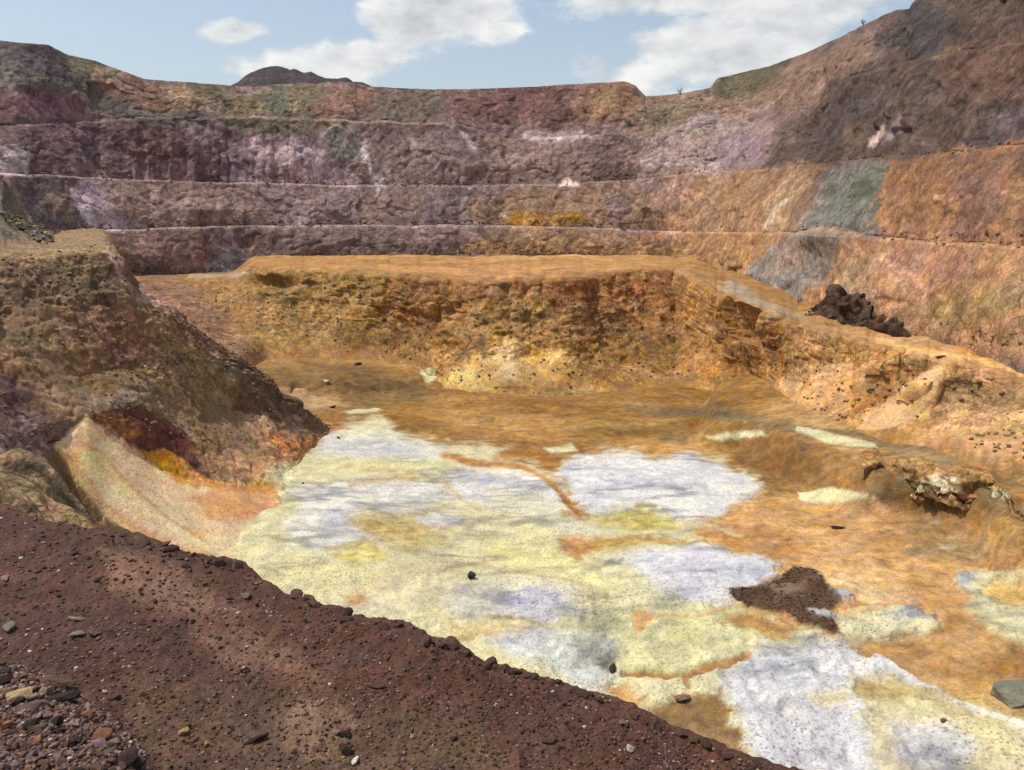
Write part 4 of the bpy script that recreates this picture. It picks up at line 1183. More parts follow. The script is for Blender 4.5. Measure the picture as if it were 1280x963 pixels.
c5 = row([(-260, 660), (0, 572), (70, 553), (110, 527), (140, 550), (200, 588), (250, 607), (300, 611), (340, 604), (385, 570), (420, 560), (470, 568)],
         [(-260, 22), (0, 47), (70, 57.5), (110, 61), (140, 62.5), (200, 64.5), (250, 66), (300, 68), (340, 72.5), (385, 84), (420, 91), (470, 95)])
c6 = row([(-260, 700), (0, 604), (70, 557), (85, 578), (100, 602), (130, 642), (165, 668), (200, 690), (300, 712), (350, 690), (385, 650), (420, 600), (470, 580)],
         [(-260, 20), (0, 44), (70, 56.6), (85, 56.2), (100, 55.6), (130, 55.2), (200, 54.2), (300, 56.8), (350, 60.2), (385, 67.4), (420, 78), (470, 83.5)])
c7 = c6.copy()
drop = smoothstep(330, 200, px) * 6 + 1.5
c7[1] = c6[1] - 3.0; c7[0] = c6[0] * c7[1] / c6[1]; c7[2] = c6[2] - drop
rows = [top, topm, c1, c2, c3, c4, c5, c6, c7]
X, Y, Z, A = loft(rows, [34, 6, 46, 46, 40, 54, 60, 18], [0.5, 0.3, 0.55, 0.6, 0.4, 0.4, 0.35, 0.12, 0.4])
PX, PY = project(X, Y, Z)
nrm = normals(X, Y, Z)
d = fbm(X, Y, Z, 13, 3, 0.5, 6.0) * 1.7
d = d + ridged(X, Y, Z * 0.7, 5.0, 3, 0.5, 25.0) * 0.8
d = d + facets(X, Y, Z, 2.4, 5) * 0.30 + facets(X, Y, Z, 0.9, 6) * 0.17
d = d + fbm(X, Y, Z, 0.5, 2, 0.5, 33.0) * 0.16 - cracks(X + 0.5 * Z, Y, Z * 0.7, 2.6, 0.13, 9.0) * 0.5 - cracks(X, Y, Z, 1.0, 0.16, 2.0) * 0.2
d = d + ridged(X + 0.7 * Z, Y - 0.5 * Z, Z * 0.25, 1.6, 2, 0.55, 35.0) * 0.3
chute = smoothstep(-4, 10, signed_dist([(70, 556), (110, 522), (140, 548), (200, 586), (260, 606), (345, 606), (345, 740), (200, 692), (130, 642)], PX.ravel(), PY.ravel())).reshape(PX.shape)
cliff = smoothstep(-6, 8, signed_dist([(-300, 345), (0, 335), (130, 320), (150, 330), (160, 380), (60, 390), (-300, 430)], PX.ravel(), PY.ravel())).reshape(PX.shape)
darkrock = smoothstep(-6, 6, signed_dist([(272, 452), (320, 456), (345, 490), (390, 520), (340, 545), (300, 520), (285, 480)], PX.ravel(), PY.ravel())).reshape(PX.shape)
disp = d * A * (1 - 0.85 * chute) * (1 + 0.5 * cliff + 0.8 * darkrock)
fade = smoothstep(470, 430, PX)
disp = blur(disp * fade, 1)
X = X + nrm[..., 0] * disp
Y = Y + nrm[..., 1] * disp
Z = Z + nrm[..., 2] * disp * 0.7
c = np.empty(X.shape + (3,)); c[:] = lin((124, 100, 66)) * A_LEFT
LEFT = [
    ('a', [(-300, 200), (160, 200), (160, 318), (0, 330), (-300, 352)], (136, 114, 80), 6, 6, 0.9),
    ('a', [(-300, 100), (0, 225), (30, 268), (66, 300), (40, 306), (0, 300), (-300, 320)], (104, 98, 82), 4, 5, 0.95),
    ('a', [(-300, 350), (0, 333), (130, 318), (150, 330), (160, 385), (-300, 425)], (118, 95, 70), 5, 6, 0.95),
    ('a', [(60, 340), (130, 330), (145, 380), (90, 388)], (98, 82, 60), 8, 8, 0.7),
    ('a', [(-300, 395), (160, 388), (240, 410), (260, 445), (180, 460), (-300, 500)], (134, 104, 74), 8, 8, 0.9),
    ('a', [(-300, 420), (60, 405), (70, 430), (-300, 460)], (122, 106, 74), 8, 8, 0.8),
    ('a', [(80, 395), (190, 392), (200, 460), (110, 465)], (138, 100, 76), 10, 10, 0.8),
    ('a', [(180, 398), (235, 408), (260, 440), (225, 440)], (150, 118, 72), 6, 8, 0.8),
    (('l', 4.5), [(132, 317), (143, 330), (152, 350), (166, 366), (182, 374), (210, 380)], (184, 152, 136), 3, 3, 0.9),
    ('a', [(150, 322), (175, 366), (165, 372), (148, 345)], (116, 92, 78), 4, 4, 0.7),
    ('a', [(205, 380), (230, 388), (262, 420), (300, 446), (260, 446), (225, 412)], (122, 90, 76), 4, 5, 0.9),
    (('l', 4), [(185, 376), (214, 382), (235, 398)], (164, 132, 118), 4, 4, 0.7),
    ('a', [(225, 438), (300, 442), (335, 458), (290, 460), (240, 456)], (144, 116, 80), 4, 5, 0.9),
    ('a', [(272, 454), (316, 456), (345, 488), (388, 518), (380, 535), (340, 540), (300, 515), (280, 480)], (98, 82, 64), 5, 6, 0.9),
    ('a', [(282, 456), (305, 460), (310, 485), (290, 480)], (122, 116, 86), 5, 6, 0.7),
    ('a', [(270, 480), (300, 490), (312, 520), (288, 525)], (98, 64, 52), 5, 6, 0.8),
    ('a', [(-300, 470), (60, 470), (105, 500), (115, 520), (60, 530), (-300, 560)], (136, 110, 80), 6, 6, 0.8),
    (('l', 3), [(0, 442), (30, 465), (60, 490), (90, 520)], (160, 130, 96), 3, 4, 0.6),
    ('a', [(20, 462), (80, 470), (95, 486), (50, 490)], (104, 84, 62), 5, 6, 0.7),
    ('a', [(-300, 460), (20, 470), (40, 500), (30, 525), (-300, 560)], (92, 62, 64), 5, 6, 0.9),
    ('a', [(-300, 530), (50, 515), (100, 535), (72, 556), (60, 580), (-300, 640)], (110, 88, 84), 5, 6, 0.9),
    ('a', [(100, 498), (180, 480), (230, 500), (170, 512), (112, 518)], (128, 112, 90), 6, 6, 0.8),
    ('a', [(200, 455), (270, 455), (300, 520), (350, 600), (290, 606), (240, 560), (200, 510)], (140, 112, 80), 6, 8, 0.9),
    ('a', [(235, 455), (290, 470), (300, 510), (250, 520)], (138, 116, 76), 6, 8, 0.6),
    ('a', [(112, 516), (168, 508), (200, 520), (235, 548), (285, 588), (285, 606), (240, 602), (200, 584), (150, 556), (128, 532)], (98, 58, 50), 4, 4, 0.97),
    ('a', [(125, 520), (150, 522), (170, 545), (150, 552)], (150, 98, 38), 4, 4, 0.85),
    (('l', 4), [(180, 515), (215, 540), (225, 556)], (104, 52, 52), 4, 4, 0.7),
    ('a', [(300, 515), (330, 520), (350, 550), (330, 556), (305, 535)], (196, 152, 112), 5, 5, 0.85),
    ('a', [(340, 520), (400, 525), (420, 538), (390, 552), (350, 545)], (116, 94, 76), 5, 5, 0.85),
    ('a', [(330, 545), (420, 545), (470, 560), (430, 570), (360, 575)], (194, 130, 72), 5, 5, 0.9),
    ('a', [(240, 560), (300, 560), (350, 585), (345, 612), (262, 606)], (158, 120, 80), 8, 8, 0.7),
    ('a', [(290, 585), (350, 570), (400, 560), (380, 600), (330, 612)], (196, 142, 84), 8, 8, 0.8),
    # sulphur chute
    ('a', [(68, 557), (108, 520), (142, 548), (202, 586), (262, 607), (348, 604), (360, 750), (200, 700), (130, 646)], (232, 211, 152), 3, 3, 1),
    (('l', 6), [(76, 560), (104, 600), (134, 638), (170, 664), (230, 690), (300, 700)], (210, 160, 92), 4, 4, 0.8),
    ('a', [(75, 552), (96, 534), (110, 560), (92, 575)], (212, 160, 110), 5, 6, 0.7),
    (('l', 4), [(112, 526), (150, 556), (190, 578)], (206, 160, 116), 4, 4, 0.7),
    ('a', [(178, 566), (205, 562), (228, 578), (262, 602), (340, 606), (345, 618), (275, 616), (230, 606), (200, 588)], (206, 146, 48), 3, 4, 0.9),
    ('a', [(262, 612), (345, 608), (350, 640), (310, 668), (270, 655), (235, 625)], (204, 146, 82), 7, 9, 0.75),
    ('a', [(150, 585), (215, 620), (250, 655), (230, 672), (180, 640)], (216, 206, 166), 7, 6, 0.6),
    (('l', 3), [(120, 560), (180, 610), (250, 660)], (196, 190, 150), 3, 4, 0.5),
    (('l', 2), [(140, 585), (200, 640), (260, 680)], (186, 160, 100), 2.5, 3, 0.6),
    ('a', [(330, 590), (370, 575), (400, 600), (350, 640)], (224, 216, 160), 6, 7, 0.9),
    ('a', [(240, 650), (330, 655), (470, 680), (470, 760), (300, 735)], (222, 212, 158), 6, 7, 0.8),
]
flat = c.reshape(-1, 3)
paint(flat, PX.ravel(), PY.ravel(), LEFT, 0.8, 15.0, A_LEFT, 1.3, 1.4, 0.2)
c = palette(flat.reshape(c.shape), X, Y, Z, 0.42, 7.0, 83.0, pink=(1.1, 0.96, 0.96), tan=(1.12, 1.07, 0.86), dark=0.6)
along = (PX - 110) * 0.877 + (PY - 525) * 0.480 + 0.0018 * (PX - 110) ** 2
across = -(PX - 110) * 0.480 + (PY - 525) * 0.877 + 0.0014 * (PX - 110) ** 2
lines = fbm(across, along * 0.05, along * 0, 9.0, 4, 0.65, 401.0)
c = c * (1 - np.array([0.17, 0.22, 0.20]) * chute[..., None])
c = c * (1 + chute[..., None] * lines[..., None] * np.array([0.20, 0.27, 0.42]))
c *= (1 + 0.5 * (1 - 0.7 * chute) * fbm(X, Y, Z, 0.45, 2, 0.6, 89.0))[..., None]
c = c * np.array([1.06, 0.98, 0.95])
c = c * (1 + chute[..., None] * np.array([0.04, 0.0, -0.02]))
grid_object('rock_spur', X, Y, Z, c, MAT_MID, crust=np.clip(1 - 0.97 * np.clip(chute * 1.6, 0, 1), 0, 1) * (0.45 + 0.55 * np.clip(fbm(X, Y, Z, 8, 2, 0.5, 301.0) * 2.5 + 0.5 + cliff, 0, 1)))
LEFTGRID = (X, Y, Z, PX, PY)

# ------------------------------------------------------------------ tan rock outcrop just beyond the ledge
px = columns(-200, 250, -16, 250, 1.5, 8.0)
oc_py = smooth_1d(poly([(-200, 600), (-40, 580), (0, 574), (22, 570), (42, 571), (60, 580), (72, 594), (86, 612), (104, 634), (118, 650), (135, 656), (160, 664), (190, 676), (250, 705)], px), 7)
oc_D = smooth_1d(poly([(-200, 9), (0, 13.5), (60, 14.5), (120, 13.5), (250, 11)], px), 15)
oc = at_depth(px, oc_py, oc_D)
ob = oc.copy(); ob[1] += 4; ob[0] *= (oc_D + 4) / oc_D; ob[2] -= 6.5
o1 = at_depth(px, oc_py + 34, oc_D - 1.3)
o2 = at_depth(px, oc_py + 95, oc_D - 2.4)
X, Y, Z, A = loft([ob, oc, o1, o2], [16, 40, 44], [0.3, 0.25, 0.8, 0.6])
PX, PY = project(X, Y, Z)
nrm = normals(X, Y, Z)
d = fbm(X, Y, Z, 3.0, 3, 0.5, 8.0) * 0.5 + ridged(X + Z, Y, Z * 0.5, 1.4, 3, 0.5, 12.0) * 0.25 + facets(X + Z * 0.5, Y, Z * 0.6, 0.8, 7) * 0.16 + fbm(X, Y, Z, 0.2, 2, 0.5, 14.0) * 0.05
d = blur(d, 3)
X = X + nrm[..., 0] * d * A; Y = Y + nrm[..., 1] * d * A; Z = Z + nrm[..., 2] * d * A
c = np.empty(X.shape + (3,)); c[:] = lin((176, 142, 104)) * ALB * 1.15
flat = c.reshape(-1, 3)
paint(flat, PX.ravel(), PY.ravel(), [
    ('a', [(50, 560), (80, 590), (118, 650), (105, 660), (75, 620), (55, 585)], (100, 78, 62), 6, 4, 0.8),
    ('a', [(0, 578), (40, 580), (38, 604), (10, 606)], (92, 84, 52), 6, 6, 0.8),
    ('a', [(46, 612), (70, 618), (105, 640), (110, 660), (75, 664), (55, 640)], (186, 146, 94), 5, 6, 0.85),
    ('a', [(-200, 600), (0, 612), (40, 640), (60, 680), (-200, 700)], (150, 122, 84), 8, 8, 0.7),
    ('a', [(112, 640), (260, 690), (260, 800), (100, 800)], (92, 68, 54), 6, 6, 0.95),
    (('l', 3), [(122, 640), (130, 660)], (170, 124, 60), 4, 4, 0.7),
], 0.9, 25.0)
c = palette(flat.reshape(c.shape), X, Y, Z, 0.5, 2.0, 93.0, dark=0.6)
MAT_NEAR = ground_material('near_rock', 12.0, 1.6, bump=0.9, contrast=0.35, dist=0.08, blocks=4.0, block_contrast=0.2)
grid_object('rock_outcrop', X, Y, Z, c, MAT_NEAR)

# ------------------------------------------------------------------ dark mound on the ramp road
px = np.arange(996, 1140, 1.0)
cr = smooth_1d(poly([(996, 404), (1012, 396), (1024, 388), (1034, 374), (1042, 363), (1048, 361), (1056, 367), (1066, 372), (1078, 379), (1090, 388), (1100, 380), (1108, 379), (1116, 388), (1126, 402), (1140, 414)], px), 5)
Dm = poly([(996, 110), (1140, 96)], px)
m_crest = at_depth(px, cr, Dm)
m_toe = at_depth(px, poly([(996, 405), (1060, 414), (1100, 416), (1140, 420)], px), Dm - 5.0)
m_und = m_toe.copy(); m_und[1] -= 0.6; m_und[2] -= 0.5
m_back = m_crest.copy(); m_back[1] += 7; m_back[0] += 5; m_back[2] = m_toe[2] - 0.5
X, Y, Z, A = loft([m_back, m_crest, m_toe, m_und], [14, 46, 4], [0.3, 0.8, 1.0, 0.0])
PX, PY = project(X, Y, Z)
nrm = normals(X, Y, Z)
end = smoothstep(996, 1012, px) * smoothstep(1140, 1126, px)
d = (ridged(X, Y, Z * 0.3, 4.5, 3, 0.55, 3.0) * 1.7 + facets(X, Y, Z * 0.6, 1.6, 8) * 0.5 - cracks(X, Y, Z * 0.5, 1.8, 0.2, 3.0) * 0.6 + fbm(X, Y, Z, 0.9, 2, 0.5, 4.0) * 0.25) * A * end[None, :]
X = X + nrm[..., 0] * d; Y = Y + nrm[..., 1] * d; Z = Z + nrm[..., 2] * d
c = np.empty(X.shape + (3,)); c[:] = lin((96, 72, 54)) * ALB
c = palette(c, X, Y, Z, 0.6, 4.0, 17.0, dark=0.5)
grid_object('mound', X, Y, Z, c, MAT_MID)

# ------------------------------------------------------------------ dark hill behind the far rim
px = np.arange(270, 500, 1.5)
cr = poly([(270, 112), (286, 110), (298, 104), (310, 94), (324, 88), (340, 84), (352, 84), (362, 88), (368, 87), (380, 91), (388, 90), (396, 95), (406, 99), (412, 99), (424, 99),
           (432, 98), (440, 103), (452, 104), (464, 109), (480, 112), (500, 116)], px)
h_crest = at_depth(px, cr, 262.0)
h_toe = at_depth(px, np.full(px.shape, 122.0), 240.0)
h_back = h_crest.copy(); h_back[1] += 30; h_back[2] -= 12
X, Y, Z, A = loft([h_back, h_crest, h_toe], [8, 40], [0.3, 0.5, 0.6])
PX, PY = project(X, Y, Z)
nrm = normals(X, Y, Z)
d = (ridged(X, Y, Z * 0.5, 12, 4, 0.55, 3.0) * 1.8 + fbm(X, Y, Z, 2.5, 3, 0.5, 4.0) * 0.7) * A
X = X + nrm[..., 0] * d; Y = Y + nrm[..., 1] * d; Z = Z + nrm[..., 2] * d * 0.5
c = np.empty(X.shape + (3,)); c[:] = lin((80, 70, 72)) * ALB
c = palette(c, X, Y, Z, 0.4, 14.0, 27.0, dark=0.7)
grid_object('hill', X, Y, Z, c, MAT_WALL)

# ------------------------------------------------------------------ foreground ledge
px = columns(-200, 1220, -16, 1100, 1.4, 8.0)
edge_py = poly([(-200, 570), (-60, 606), (0, 628), (30, 641), (60, 654), (110, 660), (140, 664), (180, 676), (240, 690), (300, 707), (350, 732), (400, 756), (440, 772), (500, 781),
                (530, 795), (580, 812), (600, 824), (640, 832), (700, 849), (730, 866), (760, 871), (800, 893), (850, 914), (900, 936), (940, 950), (1000, 966), (1060, 990), (1220, 1060)], px)
jit = fbm(px, px * 0, px * 0, 26, 3, 0.6, 5.0) * 5
edge_py = edge_py + jit + 3


def ledge_plane(px, py):
    dx, dy, dz = ray(px, py)
    # plane z = -3.15 - 0.035 * y + 0.02 * x  (relative to the eye)
    t = -3.15 / (dz + 0.035 * dy - 0.02 * dx)
    return np.array([dx * t, dy * t, EYE + dz * t])


R = 220
tt = np.linspace(0, 1, R)
near_py = np.maximum(1065.0, edge_py + 60)
GPY = near_py[None, :] * (1 - tt[:, None]) + edge_py[None, :] * tt[:, None]
GPX = np.repeat(px[None, :], R, 0)
P = ledge_plane(GPX, GPY)
X, Y, Z = P[0], P[1], P[2]
# ground the viewer stands on, and the drop beyond the edge
nearrow = P[:, 0, :]
def shifted(row, out, drop):
    q = row.copy()
    L = np.hypot(q[0], q[1])
    q[0] += q[0] / L * out * 0.6 + out * 0.25
    q[1] += q[1] / L * out
    q[2] -= drop
    return q
last = P[:, -1, :]
beyond = [shifted(last, o, dd) for o, dd in ((0.05, 0.015), (0.11, 0.05), (0.18, 0.11), (0.28, 0.22), (0.45, 0.45), (0.8, 1.1), (1.5, 2.6), (3, 6), (6, 13), (10, 24))]
st = nearrow.copy(); st[1] = 1.0; st[0] = st[0] * 0.6; st[2] = EYE - 1.65
sb = st.copy(); sb[1] = -6; sb[0] = sb[0] * 3; sb[2] = EYE - 1.6
before = [sb, st]
X = np.vstack([[b[0] for b in before], X, [b[0] for b in beyond]])
Y = np.vstack([[b[1] for b in before], Y, [b[1] for b in beyond]])
Z = np.vstack([[b[2] for b in before], Z, [b[2] for b in beyond]])
PX, PY = project(X, Y, Z)
heap_px = [(-250, 800), (-20, 836), (40, 842), (80, 868), (135, 902), (170, 940), (195, 1000), (180, 1200), (-250, 1200)]
heap = smoothstep(-26, 40, signed_dist(heap_px, PX.ravel(), PY.ravel())).reshape(PX.shape)
h = fbm(X, Y, Z, 1.7, 3, 0.5, 2.0) * 0.13 + fbm(X, Y, Z, 0.34, 3, 0.55, 6.0) * 0.045
h = h + ridged(X, Y, Z, 0.16, 2, 0.5, 9.0) * 0.012 + fbm(X, Y, Z, 0.05, 2, 0.5, 12.0) * 0.010
clod = np.clip(fbm(X, Y, Z, 0.11, 2, 0.5, 31.0), 0.12, 1) - 0.12
h = h + clod * 0.06
h = h + heap * 0.16
for (a, b, amp, rx, ry) in ((170, 712, 0.05, 90, 20), (300, 735, -0.05, 70, 18), (430, 930, -0.05, 50, 20), (690, 925, 0.05, 80, 18)):
    h = h + amp * np.exp(-((PX - a) / rx) ** 2 - ((PY - b) / ry) ** 2)
h[0:2] = 0
Z = Z + h
c = np.empty(X.shape + (3,)); c[:] = lin((98, 71, 60)) * ALB
flat = c.reshape(-1, 3)
paint(flat, PX.ravel(), PY.ravel(), [
    ('a', [(-200, 600), (150, 664), (260, 700), (180, 720), (-200, 690)], (90, 67, 60), 10, 10, 0.8),
    ('a', [(120, 690), (220, 715), (300, 765), (240, 790), (150, 740)], (138, 108, 92), 14, 14, 0.9),
    ('a', [(220, 765), (330, 795), (420, 850), (340, 850), (240, 800)], (126, 98, 83), 14, 12, 0.85),
    ('a', [(-200, 740), (240, 770), (260, 830), (-200, 840)], (88, 65, 61), 14, 14, 0.8),
    ('a', [(240, 690), (480, 780), (700, 850), (1000, 966), (900, 1000), (640, 900), (400, 810)], (94, 65, 56), 12, 10, 0.85),
    ('a', [(160, 840), (330, 850), (480, 890), (640, 950), (600, 1050), (160, 1050)], (104, 83, 67), 16, 14, 0.85),
    ('a', [(350, 885), (430, 870), (450, 905), (400, 945), (350, 930)], (136, 110, 86), 10, 12, 0.85),
    ('a', [(500, 890), (600, 900), (620, 950), (520, 960)], (108, 88, 68), 14, 14, 0.7),
    ('a', heap_px, (112, 88, 80), 12, 10, 0.9),
], 0.6, 35.0)
c = flat.reshape(c.shape)
c = c * np.array([0.97, 0.83, 0.74])
c *= (1 + 0.28 * fbm(X, Y, Z, 0.6, 3, 0.6, 44.0) + 0.35 * fbm(X, Y, Z, 0.06, 2, 0.6, 48.0))[..., None]
grid_object('ledge_ground', X, Y, Z, c, MAT_DIRT)
PX, PY = project(X, Y, Z)
LEDGE = (X[2:2 + R], Y[2:2 + R], Z[2:2 + R], PX[2:2 + R], PY[2:2 + R])


def on_grid(grid, a, b):
    """World point of a sheet nearest to a photograph pixel."""
    Xg, Yg, Zg, Pa, Pb = grid
    k = np.argmin((Pa - a) ** 2 + (Pb - b) ** 2)
    i, j = np.unravel_index(k, Xg.shape)
    return Vector((float(Xg[i, j]), float(Yg[i, j]), float(Zg[i, j])))


# ------------------------------------------------------------------ stones
random.seed(7)
R_ = random.Random(21)


def stone_mesh(name, seed, sub=2, flat_=0.7, cuts=7, rough=0.10):
    """A broken stone: a ball cut by random planes, then roughened."""
    r = random.Random(seed)
    bm = bmesh.new()
    bmesh.ops.create_icosphere(bm, subdivisions=sub, radius=1.0)
    planes = []
    for _ in range(cuts):
        n = Vector((r.gauss(0, 1), r.gauss(0, 1), r.gauss(0, 1))).normalized()
        planes.append((n, r.uniform(0.34, 0.78)))
    for v in bm.verts:
        for n, dd in planes:
            k = v.co.dot(n)
            if k > dd:
                v.co -= n * (k - dd) * 0.94
        v.co *= 1.0 + r.uniform(-rough, rough) * 0.6
    sx, sy = r.uniform(0.85, 1.25), r.uniform(0.75, 1.05)
    for v in bm.verts:
        v.co = Vector((v.co.x * sx, v.co.y * sy, v.co.z * flat_))
    me = bpy.data.meshes.new(name)
    bm.to_mesh(me); bm.free()
    return me


def stone_material(name, rgb, scale=9.0, var=0.35):
    m = bpy.data.materials.new(name)
    m.use_nodes = True
    N, L = m.node_tree.nodes, m.node_tree.links
    bs = N['Principled BSDF']
    bs.inputs['Roughness'].default_value = 0.92
    bs.inputs['Specular IOR Level'].default_value = 0.2
    tc = N.new('ShaderNodeTexCoord')
    oi = N.new('ShaderNodeObjectInfo')
    n1 = N.new('ShaderNodeTexNoise'); n1.inputs['Scale'].default_value = 1.6; n1.inputs['Detail'].default_value = 8
    n1.noise_dimensions = '4D'
    L.new(tc.outputs['Object'], n1.inputs['Vector'])
    mul = N.new('ShaderNodeMath'); mul.operation = 'MULTIPLY'; mul.inputs[1].default_value = 50
    L.new(oi.outputs['Random'], mul.inputs[0]); L.new(mul.outputs[0], n1.inputs['W'])
    base = lin(rgb) * ALB
    ramp = N.new('ShaderNodeValToRGB')
    ramp.color_ramp.elements[0].position = 0.3
    ramp.color_ramp.elements[0].color = tuple(base * (1 - var)) + (1,)
    ramp.color_ramp.elements[1].position = 0.72
    ramp.color_ramp.elements[1].color = tuple(np.minimum(base * (1 + var), 0.85)) + (1,)
    L.new(n1.outputs['Fac'], ramp.inputs['Fac'])
    hsv = N.new('ShaderNodeHueSaturation')
    mr = N.new('ShaderNodeMapRange'); mr.inputs['To Min'].default_value = 0.72; mr.inputs['To Max'].default_value = 1.25
    L.new(oi.outputs['Random'], mr.inputs['Value']); L.new(mr.outputs['Result'], hsv.inputs['Value'])
    L.new(ramp.outputs['Color'], hsv.inputs['Color'])
    L.new(hsv.outputs['Color'], bs.inputs['Base Color'])
    n2 = N.new('ShaderNodeTexNoise'); n2.inputs['Scale'].default_value = scale; n2.inputs['Detail'].default_value = 6
    L.new(tc.outputs['Object'], n2.inputs['Vector'])
    bp = N.new('ShaderNodeBump'); bp.inputs['Strength'].default_value = 0.6; bp.inputs['Distance'].default_value = 0.06
    L.new(n2.outputs['Fac'], bp.inputs['Height']); L.new(bp.outputs[0], bs.inputs['Normal'])
    return m


STONE_COL = {
    'dark maroon': (92, 64, 53), 'purple grey': (122, 97, 88), 'brown': (116, 84, 64), 'rusty orange': (150, 98, 66), 'tan': (176, 144, 100),
    'pinkish grey': (150, 122, 116), 'pale': (216, 204, 172), 'yellow ochre': (192, 156, 88), 'near-black': (60, 46, 40), 'greenish grey': (118, 116, 96),
    'grey': (140, 134, 126), 'sulphur yellow': (214, 200, 140)}
STONE_MAT = {k: stone_material('stone_' + k.replace(' ', '_').replace('-', '_'), v) for k, v in STONE_COL.items()}
MESHES = {}
for k in STONE_COL:
    MESHES[k] = []
    for i in range(5):
        me = stone_mesh('stone', hash_seed := (sum(map(ord, k)) * 7 + i), 2, 0.68 + 0.12 * (i % 3), 9 + i)
        me.materials.append(STONE_MAT[k])
        MESHES[k].append(me)


BOULDERS = {}


def boulder_mesh(colour, i):
    if (colour, i) not in BOULDERS:
        me = stone_mesh('boulder', 900 + i * 13 + len(colour), 3, 0.8, 13, 0.0)
        co = np.empty(len(me.vertices) * 3, np.float32); me.vertices.foreach_get('co', co)
        q = co.reshape(-1, 3)
        k = 1 + 0.16 * facets(q[:, 0], q[:, 1], q[:, 2], 0.7, i) + 0.06 * fbm(q[:, 0], q[:, 1], q[:, 2], 0.3, 2, 0.6, i * 3.0)
        me.vertices.foreach_set('co', (q * k[:, None]).ravel())
        me.materials.append(STONE_MAT[colour])
        BOULDERS[(colour, i)] = me
    return BOULDERS[(colour, i)]


def stone(name, grid, a, b, width_px, colour, label, group=None, squash=1.0, rot=None, sink=0.25, cat='stone', stretch=1.0, variant=None):
    p = on_grid(grid, a, b)
    dist = (p - Vector((0, 0, EYE))).length
    s = width_px / FOC * dist * 0.5
    vi = R_.randrange(5) if variant is None else variant
    o = bpy.data.objects.new(name, boulder_mesh(colour, vi) if cat in ('boulder', 'rock') else MESHES[colour][vi])
    o.scale = (s * stretch, s / max(0.7, stretch * 0.9), s * squash)
    o.rotation_euler = (R_.uniform(-0.25, 0.25), R_.uniform(-0.25, 0.25), R_.uniform(0, 6.28) if rot is None else rot)
    o.location = p + Vector((0, 0, s * squash * (0.6 - sink)))
    o['label'] = label
    o['category'] = cat
    if group:
        o['group'] = group
    COL.objects.link(o)
    return o


